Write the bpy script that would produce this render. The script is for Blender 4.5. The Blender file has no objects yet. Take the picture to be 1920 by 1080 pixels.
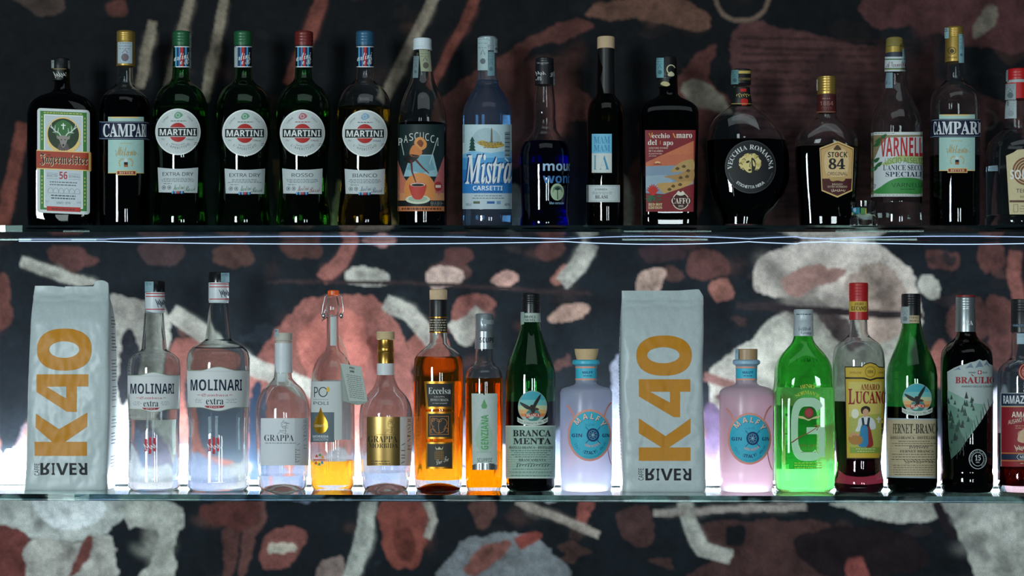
import bpy, bmesh, math, random, os
import numpy as np
from mathutils import Vector, Matrix
from mathutils.geometry import tessellate_polygon

random.seed(7)
SC = bpy.context.scene
COL = SC.collection

# ------------------------------------------------------------------ camera, world, lights, exposure
S = 0.00085          # metres per photo pixel on the plane Y = 0 (the bottles' axes)
D = 2.65             # camera to that plane
HZ = 650.0           # picture row of the camera's height
YW = 0.10            # the back wall
YF = -0.10           # front edge of the glass shelves

cam_d = bpy.data.cameras.new('camera')
cam = bpy.data.objects.new('camera', cam_d)
COL.objects.link(cam)
cam.location = (0, -D, 0)
cam.rotation_euler = (math.pi / 2, 0, 0)
cam_d.sensor_fit = 'HORIZONTAL'
cam_d.sensor_width = 36.0
cam_d.lens = 36.0 * (D / S) / 1920.0
cam_d.shift_y = (HZ - 540.0) / 1920.0
cam_d.clip_start = 0.05
SC.camera = cam

world = bpy.data.worlds.new('bar_world')
SC.world = world
world.use_nodes = True
world.node_tree.nodes['Background'].inputs[0].default_value = (0.55, 0.75, 1.0, 1)
world.node_tree.nodes['Background'].inputs[1].default_value = 0.03


def area(name, loc, target, sx, sy, radiance, col):
    l = bpy.data.lights.new(name, 'AREA')
    l.shape = 'RECTANGLE'
    l.size, l.size_y = sx, sy
    l.energy = radiance * sx * sy * math.pi
    l.color = col
    o = bpy.data.objects.new(name, l)
    COL.objects.link(o)
    o.location = loc
    o.rotation_euler = (Vector(target) - Vector(loc)).to_track_quat('-Z', 'Y').to_euler()
    return o


COOL = (0.84, 0.97, 1.0)
area('window_light_tall', (-2.72, -5.0, 0.16), (-2.72, 0, 0.16), 0.90, 1.36, 47, COOL)
area('window_light_narrow', (-2.02, -5.0, -0.28), (-2.02, 0, -0.28), 0.12, 1.16, 6, COOL)
area('window_light_pair', (0.75, -5.3, -0.05), (0.75, 0, -0.05), 0.42, 0.9, 24, COOL)
area('window_light_far', (1.75, -5.2, -0.05), (1.75, 0, -0.05), 0.42, 0.9, 24, COOL)
area('overhead_fill', (0.3, -2.2, 2.3), (0, 0, 0.0), 3.2, 1.2, 0.7, COOL)  # broad soft fill added overhead

SC.view_settings.view_transform = 'Standard'
SC.view_settings.look = 'None'
SC.view_settings.gamma = 1.0
SC.view_settings.exposure = 0.0
SC.view_settings.use_curve_mapping = False
cy = SC.cycles
cy.max_bounces = 20
cy.diffuse_bounces = 3
cy.glossy_bounces = 6
cy.transmission_bounces = 18
cy.transparent_max_bounces = 40
cy.sample_clamp_indirect = 5.0
cy.blur_glossy = 0.4


# ------------------------------------------------------------------ helpers: objects and materials
def link(name, mesh, parent=None):
    o = bpy.data.objects.new(name, mesh)
    COL.objects.link(o)
    if parent is not None:
        o.parent = parent
    return o


def thing(name, label, cat, loc=(0, 0, 0), group=None):
    o = bpy.data.objects.new(name, None)
    COL.objects.link(o)
    o.empty_display_size = 0.02
    o.location = loc
    o['label'] = label
    o['category'] = cat
    if group:
        o['group'] = group
    return o


def lin(h):
    h = h.lstrip('#')
    v = [int(h[i:i + 2], 16) / 255 for i in (0, 2, 4)]
    return tuple(c / 12.92 if c <= 0.04045 else ((c + 0.055) / 1.055) ** 2.4 for c in v)


MATS = {}


def new_mat(key):
    m = bpy.data.materials.new(key)
    m.use_nodes = True
    m.node_tree.nodes.clear()
    out = m.node_tree.nodes.new('ShaderNodeOutputMaterial')
    MATS[key] = m
    return m, m.node_tree.nodes, m.node_tree.links, out


def paint(hexc, rough=0.55, metal=0.0, spec=0.3, bump=0.0, coat=0.0):
    """Opaque paper, plastic, foil or cork in one colour with a faint procedural mottle."""
    key = 'paint_%s_%.2f_%.2f_%.2f_%.1f_%.1f' % (hexc, rough, metal, spec, bump, coat)
    if key in MATS:
        return MATS[key]
    m, N, L, out = new_mat(key)
    p = N.new('ShaderNodeBsdfPrincipled')
    c = lin(hexc)
    tc = N.new('ShaderNodeTexCoord')
    nz = N.new('ShaderNodeTexNoise')
    nz.inputs['Scale'].default_value = 260.0
    nz.inputs['Detail'].default_value = 3.0
    L.new(tc.outputs['Object'], nz.inputs['Vector'])
    mr = N.new('ShaderNodeMapRange')
    mr.inputs['To Min'].default_value = 0.90
    mr.inputs['To Max'].default_value = 1.10
    L.new(nz.outputs['Fac'], mr.inputs['Value'])
    mx = N.new('ShaderNodeVectorMath')
    mx.operation = 'SCALE'
    mx.inputs[0].default_value = c
    L.new(mr.outputs['Result'], mx.inputs['Scale'])
    L.new(mx.outputs['Vector'], p.inputs['Base Color'])
    p.inputs['Roughness'].default_value = rough
    p.inputs['Metallic'].default_value = metal
    p.inputs['Specular IOR Level'].default_value = spec
    if coat:
        p.inputs['Coat Weight'].default_value = coat
        p.inputs['Coat Roughness'].default_value = 0.08
    if bump:
        b = N.new('ShaderNodeBump')
        b.inputs['Strength'].default_value = bump
        b.inputs['Distance'].default_value = 0.002
        n2 = N.new('ShaderNodeTexNoise')
        n2.inputs['Scale'].default_value = 22.0
        n2.inputs['Detail'].default_value = 4.0
        L.new(tc.outputs['Object'], n2.inputs['Vector'])
        L.new(n2.outputs['Fac'], b.inputs['Height'])
        L.new(b.outputs['Normal'], p.inputs['Normal'])
    L.new(p.outputs[0], out.inputs[0])
    return m


def thin_paper(hexc, k=0.35):
    """Label paper that lets some light through."""
    key = 'thin_paper_%s_%.2f' % (hexc, k)
    if key in MATS:
        return MATS[key]
    m, N, L, out = new_mat(key)
    d = N.new('ShaderNodeBsdfDiffuse')
    t = N.new('ShaderNodeBsdfTranslucent')
    mix = N.new('ShaderNodeMixShader')
    d.inputs[0].default_value = t.inputs[0].default_value = lin(hexc) + (1,)
    mix.inputs[0].default_value = k
    L.new(d.outputs[0], mix.inputs[1])
    L.new(t.outputs[0], mix.inputs[2])
    L.new(mix.outputs[0], out.inputs[0])
    return m


def glass(name, col, rough=0.0, ior=1.45, milky=0.0, milk=(0.9, 0.9, 0.95)):
    key = 'glass_' + name
    if key in MATS:
        return MATS[key]
    m, N, L, out = new_mat(key)
    p = N.new('ShaderNodeBsdfPrincipled')
    p.inputs['Base Color'].default_value = tuple(col) + (1,)
    p.inputs['Transmission Weight'].default_value = 1.0
    p.inputs['Roughness'].default_value = rough
    p.inputs['IOR'].default_value = ior
    if milky:
        d = N.new('ShaderNodeBsdfDiffuse')
        t = N.new('ShaderNodeBsdfTranslucent')
        d.inputs[0].default_value = t.inputs[0].default_value = tuple(milk) + (1,)
        a, b = N.new('ShaderNodeMixShader'), N.new('ShaderNodeMixShader')
        a.inputs[0].default_value = 0.55
        L.new(d.outputs[0], a.inputs[1])
        L.new(t.outputs[0], a.inputs[2])
        b.inputs[0].default_value = milky
        L.new(p.outputs[0], b.inputs[1])
        L.new(a.outputs[0], b.inputs[2])
        L.new(b.outputs[0], out.inputs[0])
    else:
        L.new(p.outputs[0], out.inputs[0])
    return m


def tint(name, col):
    """Liquid: same refraction as the glass around it, so only its colour shows."""
    key = 'liquid_' + name
    if key in MATS:
        return MATS[key]
    m, N, L, out = new_mat(key)
    t = N.new('ShaderNodeBsdfTransparent')
    t.inputs[0].default_value = tuple(col) + (1,)
    L.new(t.outputs[0], out.inputs[0])
    return m


def light_mat(name, col, strength):
    m, N, L, out = new_mat(name)
    e = N.new('ShaderNodeEmission')
    e.inputs[0].default_value = tuple(col) + (1,)
    e.inputs[1].default_value = strength
    L.new(e.outputs[0], out.inputs[0])
    return m


def mural_mat():
    """Matt printed wallpaper: the print's inks (a colour per point) with paper grain."""
    m, N, L, out = new_mat('mural_print')
    p = N.new('ShaderNodeBsdfPrincipled')
    at = N.new('ShaderNodeAttribute')
    at.attribute_name = 'ink'
    tc = N.new('ShaderNodeTexCoord')
    n2 = N.new('ShaderNodeTexNoise')
    n2.inputs['Scale'].default_value = 620.0
    n2.inputs['Detail'].default_value = 4.0
    L.new(tc.outputs['Object'], n2.inputs['Vector'])
    m2 = N.new('ShaderNodeMapRange')
    m2.inputs['From Min'].default_value, m2.inputs['From Max'].default_value = 0.25, 0.75
    m2.inputs['To Min'].default_value, m2.inputs['To Max'].default_value = 0.74, 1.26
    L.new(n2.outputs['Fac'], m2.inputs['Value'])
    sc = N.new('ShaderNodeVectorMath')
    sc.operation = 'SCALE'
    L.new(at.outputs['Color'], sc.inputs[0])
    L.new(m2.outputs['Result'], sc.inputs['Scale'])
    L.new(sc.outputs['Vector'], p.inputs['Base Color'])
    p.inputs['Roughness'].default_value = 0.75
    p.inputs['Specular IOR Level'].default_value = 0.15
    L.new(p.outputs[0], out.inputs[0])
    return m


# ------------------------------------------------------------------ lettering
FONTS = {}
_fd = os.path.join(bpy.utils.system_resource('DATAFILES') or '', 'fonts')
for k, f in (('math', 'NotoSansMath-Regular.woff2'),):
    try:
        FONTS[k] = bpy.data.fonts.load(os.path.join(_fd, f))
    except Exception:
        FONTS[k] = None
ALPHA = {'serif': 0x1D400, 'serifital': 0x1D468, 'script': 0x1D4D0, 'frak': 0x1D56C, 'sansb': 0x1D5D4, 'sansbi': 0x1D63C}
DIGIT = {'serif': 0x1D7CE, 'sansb': 0x1D7EC}
TEXTS = {}
_tc = bpy.data.curves.new('lettering', 'FONT')
_tc.resolution_u = 3
_to = bpy.data.objects.new('lettering', _tc)
COL.objects.link(_to)


def glyphs(body, font='sans', bold=0.0, shear=0.0):
    """Flat triangles of a line of text, fitted to the unit square, and its aspect ratio."""
    key = (body, font, bold, shear)
    if key in TEXTS:
        return TEXTS[key]
    s = body
    fn = FONTS['math']
    off = bold
    if font == 'sans':
        if bold >= 0.012:
            font = 'sansb'
        off = 0.0 if bold > 0 else bold
    off = min(off, 0.008)
    if font in ALPHA and FONTS['math']:
        s = ''
        for ch in body:
            if 'A' <= ch <= 'Z':
                s += chr(ALPHA[font] + ord(ch) - 65)
            elif 'a' <= ch <= 'z':
                s += chr(ALPHA[font] + 26 + ord(ch) - 97)
            elif ch.isdigit() and font in DIGIT:
                s += chr(DIGIT[font] + int(ch))
            else:
                s += ch
    if fn:
        _tc.font = fn
    _tc.body = s
    _tc.offset = off
    _tc.shear = shear
    dg = bpy.context.evaluated_depsgraph_get()
    dg.update()
    ev = _to.evaluated_get(dg)
    me = ev.to_mesh()
    vs = [(v.co.x, v.co.y) for v in me.vertices]
    fs = [tuple(p.vertices) for p in me.polygons]
    ev.to_mesh_clear()
    if not vs:
        TEXTS[key] = ([], [], 1.0)
        return TEXTS[key]
    x0, x1 = min(v[0] for v in vs), max(v[0] for v in vs)
    y0, y1 = min(v[1] for v in vs), max(v[1] for v in vs)
    w, h = max(x1 - x0, 1e-6), max(y1 - y0, 1e-6)
    TEXTS[key] = ([((x - x0) / w, (y - y0) / h) for x, y in vs], fs, w / h)
    return TEXTS[key]


# ------------------------------------------------------------------ profiles and surfaces
class Curve1:
    """Monotone cubic (or straight) interpolation of v over y."""

    def __init__(self, ys, vs, smooth=True):
        self.y, self.v = ys, vs
        n = len(ys)
        d = [(vs[i + 1] - vs[i]) / (ys[i + 1] - ys[i]) for i in range(n - 1)]
        m = [0.0] * n
        if smooth and n > 2:
            m[0], m[-1] = d[0], d[-1]
            for i in range(1, n - 1):
                if d[i - 1] * d[i] > 0:
                    h0, h1 = ys[i] - ys[i - 1], ys[i + 1] - ys[i]
                    w1, w2 = 2 * h1 + h0, h1 + 2 * h0
                    m[i] = (w1 + w2) / (w1 / d[i - 1] + w2 / d[i])
        self.m, self.d, self.smooth = m, d, smooth

    def __call__(self, y):
        Y, V = self.y, self.v
        if y <= Y[0]:
            return V[0]
        if y >= Y[-1]:
            return V[-1]
        i = 0
        while Y[i + 1] < y:
            i += 1
        h = Y[i + 1] - Y[i]
        t = (y - Y[i]) / h
        if not self.smooth:
            return V[i] + (V[i + 1] - V[i]) * t
        t2, t3 = t * t, t * t * t
        return ((2 * t3 - 3 * t2 + 1) * V[i] + (t3 - 2 * t2 + t) * h * self.m[i]
                + (-2 * t3 + 3 * t2) * V[i + 1] + (t3 - t2) * h * self.m[i + 1])


class Surf:
    """A turned (or pressed) body: half width, half depth, squareness and side shift over picture rows."""

    def __init__(self, cx, rows, dep=1.0, n=2.0, smooth=True, yc=0.0):
        self.cx, self.rows, self.yc = cx, rows, yc
        ys = [r[0] for r in rows]
        self.y0, self.y1, self.ys = ys[0], ys[-1], ys
        g = lambda r, i, dflt: r[i] if len(r) > i and r[i] is not None else dflt
        self.hw = Curve1(ys, [r[1] for r in rows], smooth)
        self.hd = Curve1(ys, [g(r, 2, r[1] * dep) for r in rows], smooth)
        self.n = Curve1(ys, [g(r, 3, n) for r in rows], False)
        self.dx = Curve1(ys, [g(r, 4, 0.0) for r in rows], smooth)
        self.smooth = smooth
        # even spacing round a squarish section
        self.tab = None
        k = max(range(len(rows)), key=lambda i: self.hw.v[i])
        a, b_, n = self.hw.v[k], self.hd.v[k], self.n.v[k]
        if n > 2.2:
            e = 2.0 / n
            M = 4000
            P = [(a * math.cos(t) ** e, b_ * math.sin(t) ** e, t) for t in [(math.pi / 2) * i / M for i in range(M)]] + [(0.0, b_, math.pi / 2)]
            L = [0.0]
            for i in range(M):
                L.append(L[-1] + math.hypot(P[i + 1][0] - P[i][0], P[i + 1][1] - P[i][1]))
            tab, j = [], 0
            for i in range(201):
                g_ = L[-1] * i / 200
                while j < M - 1 and L[j + 1] < g_:
                    j += 1
                tab.append(P[j][2] + (P[j + 1][2] - P[j][2]) * (g_ - L[j]) / max(L[j + 1] - L[j], 1e-9))
            self.tab = tab

    def even(self, th):
        if not self.tab:
            return th
        q, r = divmod(th % (2 * math.pi), math.pi / 2)
        if q in (1, 3):
            r = math.pi / 2 - r
        f = r / (math.pi / 2) * 200
        i = min(int(f), 199)
        t = self.tab[i] + (self.tab[i + 1] - self.tab[i]) * (f - i)
        if q in (1, 3):
            t = math.pi / 2 - t
        return q * math.pi / 2 + t

    def samples(self, a=None, b=None):
        a = self.y0 if a is None else a
        b = self.y1 if b is None else b
        out = []
        for i in range(len(self.ys) - 1):
            u, v = max(a, self.ys[i]), min(b, self.ys[i + 1])
            if v <= u:
                continue
            k = 1 if not self.smooth else max(1, int(math.ceil(max((v - u) / 40, abs(self.hw(v) - self.hw(u)) / 2.5))))
            for j in range(k):
                out.append(u + (v - u) * j / k)
        out.append(b)
        return out

    def point(self, th, y, inset=0.0):
        n = self.n(y)
        th = self.even(th)
        c, s = math.cos(th), math.sin(th)
        e = 2.0 / n
        a, b = max(self.hw(y) - inset, 0.2), max(self.hd(y) - inset, 0.2)
        x = math.copysign(abs(c) ** e, c) * a
        yy = math.copysign(abs(s) ** e, s) * b
        return ((self.cx + self.dx(y) + x - 960) * S, yy * S + self.yc, (HZ - y) * S)

    def front(self, px, py, off):
        """The point on the front of the body that the camera sees at (px, py), lifted by off metres."""
        Y = self.yc
        for _ in range(4):
            k = (D + Y) / D
            ax, ay = (px - 960) * k + 960, (py - HZ) * k + HZ
            ayc = min(max(ay, self.y0), self.y1)
            a, b, n = self.hw(ayc), self.hd(ayc), self.n(ayc)
            u = (ax - self.cx - self.dx(ayc)) / a
            u = max(-0.999, min(0.999, u))
            v = (1 - abs(u) ** n) ** (1 / n)
            Y = self.yc - b * v * S
        x = self.cx + self.dx(ayc) + u * a
        nx, ny = math.copysign(abs(u) ** (n - 1), u) / a, -(v ** (n - 1)) / b
        l = math.hypot(nx, ny) or 1.0
        return ((x - 960) * S + nx / l * off, Y + ny / l * off, (HZ - ay) * S)

    def warp(self, px, py):
        """Picture x to arc angle and back (for lettering that runs round the body)."""
        k = (D + self.yc - self.hd(py) * S * 0.7) / D
        a = self.hw(py) / k
        c = (self.cx + self.dx(py) - 960) / k + 960
        return c, a


def loft(surf, ys, N=56, inset=0.0, origin=(0, 0, 0), inward=False, flat=False):
    """Closed shell from rings of the surface; returns vertex and face lists."""
    V, F = [], []
    ox, oy, oz = origin
    for y in ys:
        for i in range(N):
            p = surf.point(2 * math.pi * (i + 0.5) / N, y, inset)
            V.append((p[0] - ox, p[1] - oy, p[2] - oz))
    R = len(ys)
    for r in range(R - 1):
        for i in range(N):
            j = (i + 1) % N
            F.append((r * N + i, r * N + j, (r + 1) * N + j, (r + 1) * N + i))
    F.append(tuple(range(N)))
    F.append(tuple((R - 1) * N + i for i in range(N - 1, -1, -1)))
    F = [tuple(reversed(f)) for f in F] if not inward else F
    return V, F


def mesh_of(name, V, F, mats, idx=None, smooth=True, angle=40):
    me = bpy.data.meshes.new(name)
    me.from_pydata(V, [], F)
    for m in mats:
        me.materials.append(m)
    if idx:
        me.polygons.foreach_set('material_index', idx)
    if smooth:
        me.polygons.foreach_set('use_smooth', [True] * len(me.polygons))
        me.update()
        try:
            me.set_sharp_from_angle(angle=math.radians(angle))
        except Exception:
            pass
    me.update()
    return me


def tube(pts, r, N=8, closed=False):
    """A round wire along points."""
    V, F = [], []
    P = [Vector(p) for p in pts]
    n = len(P)
    up = Vector((0, 1, 0.01)).normalized()
    for i in range(n):
        a = P[(i - 1) % n] if closed or i else P[0]
        b = P[(i + 1) % n] if closed or i < n - 1 else P[-1]
        t = (b - a).normalized()
        x = t.cross(up)
        if x.length < 1e-4:
            x = t.cross(Vector((1, 0, 0)))
        x.normalize()
        z = x.cross(t)
        for k in range(N):
            q = P[i] + (x * math.cos(2 * math.pi * k / N) + z * math.sin(2 * math.pi * k / N)) * r
            V.append(tuple(q))
    for i in range(n if closed else n - 1):
        for k in range(N):
            a, b = i * N, ((i + 1) % n) * N
            F.append((a + k, a + (k + 1) % N, b + (k + 1) % N, b + k))
    if not closed:
        F.append(tuple(reversed(range(N))))
        F.append(tuple((n - 1) * N + k for k in range(N)))
    return V, F


# ------------------------------------------------------------------ printed artwork
WHITE = '#d3dad8'


def smooth_loop(pts, k=5):
    """Closed Catmull-Rom curve through points."""
    n = len(pts)
    out = []
    for i in range(n):
        p0, p1, p2, p3 = pts[i - 1], pts[i], pts[(i + 1) % n], pts[(i + 2) % n]
        for j in range(k):
            t = j / k
            out.append(tuple(0.5 * (2 * p1[c] + (p2[c] - p0[c]) * t + (2 * p0[c] - 5 * p1[c] + 4 * p2[c] - p3[c]) * t * t
                                    + (3 * p1[c] - p0[c] - 3 * p2[c] + p3[c]) * t ** 3) for c in (0, 1)))
    return out


class Art:
    """Flat printed shapes in picture coordinates, laid on a surface afterwards."""

    def __init__(self, surf=None, shear=0.0, sx=0.0):
        self.surf, self.items, self.shear, self.sx = surf, [], shear, sx

    def add(self, vs, fs, col, layer):
        self.items.append((vs, fs, col, layer))
        return self

    def poly(self, pts, col, layer=1):
        tri = tessellate_polygon([[Vector((p[0], p[1], 0)) for p in pts]])
        return self.add(list(pts), [tuple(t) for t in tri], col, layer)

    def blob(self, pts, col, layer=1):
        return self.poly(smooth_loop(pts), col, layer)

    def rect(self, x0, y0, x1, y1, col, layer=1):
        return self.add([(x0, y0), (x1, y0), (x1, y1), (x0, y1)], [(0, 1, 2, 3)], col, layer)

    def rrect(self, x0, y0, x1, y1, r, col, layer=1):
        pts = []
        for cx, cy, a0 in ((x1 - r, y0 + r, -90), (x1 - r, y1 - r, 0), (x0 + r, y1 - r, 90), (x0 + r, y0 + r, 180)):
            for i in range(6):
                a = math.radians(a0 + 18 * i)
                pts.append((cx + r * math.cos(a), cy + r * math.sin(a)))
        return self.poly(pts, col, layer)

    def frame(self, x0, y0, x1, y1, w, col, layer=1):
        self.rect(x0, y0, x1, y0 + w, col, layer)
        self.rect(x0, y1 - w, x1, y1, col, layer)
        self.rect(x0, y0 + w, x0 + w, y1 - w, col, layer)
        return self.rect(x1 - w, y0 + w, x1, y1 - w, col, layer)

    def ell(self, cx, cy, rx, ry, col, layer=1, n=40):
        return self.poly([(cx + rx * math.cos(2 * math.pi * i / n), cy + ry * math.sin(2 * math.pi * i / n)) for i in range(n)], col, layer)

    def arc(self, cx, cy, rx, ry, a0, a1, w, col, layer=2, n=28):
        """Band along an arc; angles in degrees, 90 is up."""
        vs, fs = [], []
        for i in range(n + 1):
            a = math.radians(a0 + (a1 - a0) * i / n)
            for k in (-0.5, 0.5):
                vs.append((cx + (rx + k * w) * math.cos(a), cy - (ry + k * w) * math.sin(a)))
        for i in range(n):
            fs.append((2 * i, 2 * i + 1, 2 * i + 3, 2 * i + 2))
        return self.add(vs, fs, col, layer)

    def stroke(self, pts, w, col, layer=2, w1=None):
        w1 = w if w1 is None else w1
        n = len(pts)
        vs, fs = [], []
        for i in range(n):
            a, b = pts[max(i - 1, 0)], pts[min(i + 1, n - 1)]
            dx, dy = b[0] - a[0], b[1] - a[1]
            l = math.hypot(dx, dy) or 1
            ww = (w + (w1 - w) * i / max(n - 1, 1)) / 2
            vs.append((pts[i][0] - dy / l * ww, pts[i][1] + dx / l * ww))
            vs.append((pts[i][0] + dy / l * ww, pts[i][1] - dx / l * ww))
        for i in range(n - 1):
            fs.append((2 * i, 2 * i + 1, 2 * i + 3, 2 * i + 2))
        return self.add(vs, fs, col, layer)

    def text(self, body, x0, y0, x1, y1, col, font='sans', layer=3, bold=0.0, rot=0, wrap=False, shear=0.0, fv=False, fh=False, slope=0.0, sag=0.0):
        uv, fs, _ = glyphs(body, font, bold, shear)
        vs = []
        if wrap:
            c, a = self.surf.warp(0, (y0 + y1) / 2)
            t0 = math.asin(max(-0.995, min(0.995, (x0 - c) / a)))
            t1 = math.asin(max(-0.995, min(0.995, (x1 - c) / a)))
        for u, v in uv:
            if fv:
                v = 1 - v
            if fh:
                u = 1 - u
            if rot == 90:
                vs.append((x0 + (x1 - x0) * (1 - v), y1 - (y1 - y0) * u))
                continue
            x = c + a * math.sin(t0 + (t1 - t0) * u) if wrap else x0 + (x1 - x0) * u
            vs.append((x, y1 - (y1 - y0) * v + slope * (x - (x0 + x1) / 2) + sag * (4 * (u - 0.5) ** 2 - 1)))
        return self.add(vs, fs, col, layer)

    def arctext(self, body, cx, cy, r, a0, a1, h, col, font='sans', layer=3, bold=0.0, below=False, ry=None, wide=1.0):
        ry = r if ry is None else ry
        n = len(body)
        ws = []
        for ch in body:
            ws.append(0.35 if ch == ' ' else max(glyphs(ch, font, bold)[2], 0.22))
        tot = sum(ws) + 0.22 * (n - 1)
        p = 0.0
        for ch, w in zip(body, ws):
            if ch == "'":
                a = math.radians(a0 + (a1 - a0) * (p + w / 2) / tot)
                k0, k1 = (r, r - h * 0.35) if below else (r + h * 0.65, r + h)
                k0, k1 = (r - h * 0.65, r - h) if below else (k0, k1)
                f = ry / r
                self.stroke([(cx + k0 * math.cos(a), cy - k0 * f * math.sin(a)), (cx + k1 * math.cos(a), cy - k1 * f * math.sin(a))], h * 0.14, col, layer)
            elif ch != ' ':
                a = math.radians(a0 + (a1 - a0) * (p + w / 2) / tot)
                ox, oy = cx + r * math.cos(a), cy - ry * math.sin(a)
                up = (math.cos(a), -math.sin(a))
                if below:
                    up = (-up[0], -up[1])
                rt = (-up[1], up[0])
                uv, fs, asp = glyphs(ch, font, bold)
                hh = h * (0.78 if ch in 'aceimnorsuvwxz' and body != body.upper() else 1)
                ww = hh * min(asp, 2.0) * wide
                self.add([(ox + rt[0] * (u - 0.5) * ww + up[0] * v * hh - (up[0] * h if below else 0) * 0,
                           oy + rt[1] * (u - 0.5) * ww + up[1] * v * hh) for u, v in uv], fs, col, layer)
            p += w + 0.22
        return self

    def print_lines(self, x0, x1, y0, y1, rows, col, h=1.3, layer=2, seed=1, ragged=0.12):
        """Fine print too small to read: rows of short dashes."""
        rnd = random.Random(seed)
        for i in range(rows):
            y = y0 + (y1 - y0) * (i / max(rows - 1, 1))
            cut = (x1 - x0) * ragged * rnd.random()
            x = x0 + cut
            while x < x1 - cut - 1:
                w = min(rnd.uniform(2.2, 6.5), x1 - cut - x)
                self.rect(x, y, x + w, y + h, col, layer)
                x += w + 1.3
        return self

    def scribble(self, x0, y0, x1, y1, w, col, layer=3, seed=1, loops=7):
        """A flowing signature."""
        rnd = random.Random(seed)
        pts = []
        n = loops * 14
        ph = rnd.random() * 6
        for i in range(n + 1):
            t = i / n
            amp = 0.14 + 0.36 * abs(math.sin(t * 7.3 + ph)) ** 1.5 * (1.15 - 0.5 * t)
            pts.append((x0 + (x1 - x0) * (t + 0.045 * math.sin(t * loops * 6.28 + 1.0)) + amp * (y0 - y1) * 0.35 * -math.sin(t * loops * 6.28 + ph),
                        (y0 + y1) / 2 + (y1 - y0) * amp * math.sin(t * loops * 6.28 + ph)))
        return self.stroke(pts, w, col, layer)

    def build(self, name, parent, origin, surf=None, off=0.00028, step=0.00009, cut=4.0, mats=None, gap=0.5):
        surf = surf or self.surf
        if not self.items:
            return None
        slots, idx = {}, []
        mlist = []
        bm = bmesh.new()
        count, rank = {}, {}
        for it in self.items:
            count[it[3]] = count.get(it[3], 0) + 1
        for vs, fs, col, layer in self.items:
            # shapes printed over one another never share a plane
            r = rank[layer] = rank.get(layer, -1) + 1
            layer = layer + gap * r / count[layer]
            m = col if not isinstance(col, str) else (mats or paint)(col)
            if m.name not in slots:
                slots[m.name] = len(mlist)
                mlist.append(m)
            bv = [bm.verts.new((x, y + self.shear * (x - self.sx), layer)) for x, y in vs]
            for f in fs:
                if len(set(f)) < 3:
                    continue
                try:
                    bf = bm.faces.new([bv[i] for i in f])
                    bf.material_index = slots[m.name]
                except ValueError:
                    pass
        if surf is not None and cut:
            x0 = min(v.co.x for v in bm.verts)
            x1 = max(v.co.x for v in bm.verts)
            k = int((x1 - x0) / cut)
            for i in range(1, k + 1):
                bmesh.ops.bisect_plane(bm, geom=bm.verts[:] + bm.edges[:] + bm.faces[:], dist=1e-5,
                                       plane_co=(x0 + (x1 - x0) * i / (k + 1), 0, 0), plane_no=(1, 0, 0))
            y0 = min(v.co.y for v in bm.verts)
            y1 = max(v.co.y for v in bm.verts)
            k = int((y1 - y0) / (cut * 3))
            for i in range(1, k + 1):
                bmesh.ops.bisect_plane(bm, geom=bm.verts[:] + bm.edges[:] + bm.faces[:], dist=1e-5,
                                       plane_co=(0, y0 + (y1 - y0) * i / (k + 1), 0), plane_no=(0, 1, 0))
        for f in bm.faces:
            a = 0.0
            vv = [v.co for v in f.verts]
            for i in range(len(vv)):
                p, q = vv[i - 1], vv[i]
                a += p.x * q.y - q.x * p.y
            if a > 0:
                f.normal_flip()
            f.smooth = True
        for v in bm.verts:
            p = surf.front(v.co.x, v.co.y, off + step * v.co.z)
            v.co = Vector(p) - Vector(origin)
        me = bpy.data.meshes.new(name)
        bm.to_mesh(me)
        bm.free()
        for m in mlist:
            me.materials.append(m)
        # faces look towards the room
        me.update()
        if parent is not None and name.endswith('_print'):
            # print belongs to the part it is printed on
            host = {'cap_print': 'cap', 'neck_print': 'neck_label', 'capsule_print': 'capsule'}.get(name)
            for ch in parent.children:
                if host and ch.name.split('.')[0] == host:
                    parent = ch
        return link(name, me, parent)


class Flat:
    """A flat upright plane at depth Y: artwork is laid straight on it."""

    def __init__(self, Y):
        self.Y = Y

    def front(self, px, py, off):
        k = (D + self.Y) / D * S
        return ((px - 960) * k, self.Y - off, (HZ - py) * k)


def vnoise(W, H, cell, seed):
    """Smooth value noise on a W x H grid, about -1 to 1."""
    r = np.random.RandomState(seed)
    gw, gh = int(W / cell) + 3, int(H / cell) + 3
    g = r.rand(gh, gw) * 2 - 1
    y, x = np.arange(H) / cell, np.arange(W) / cell
    yi, xi = y.astype(int), x.astype(int)
    fy, fx = y - yi, x - xi
    fy, fx = (fy * fy * (3 - 2 * fy))[:, None], (fx * fx * (3 - 2 * fx))[None, :]
    a, b_ = g[yi][:, xi], g[yi][:, xi + 1]
    c, d = g[yi + 1][:, xi], g[yi + 1][:, xi + 1]
    return (a * (1 - fx) + b_ * fx) * (1 - fy) + (c * (1 - fx) + d * fx) * fy


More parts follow.
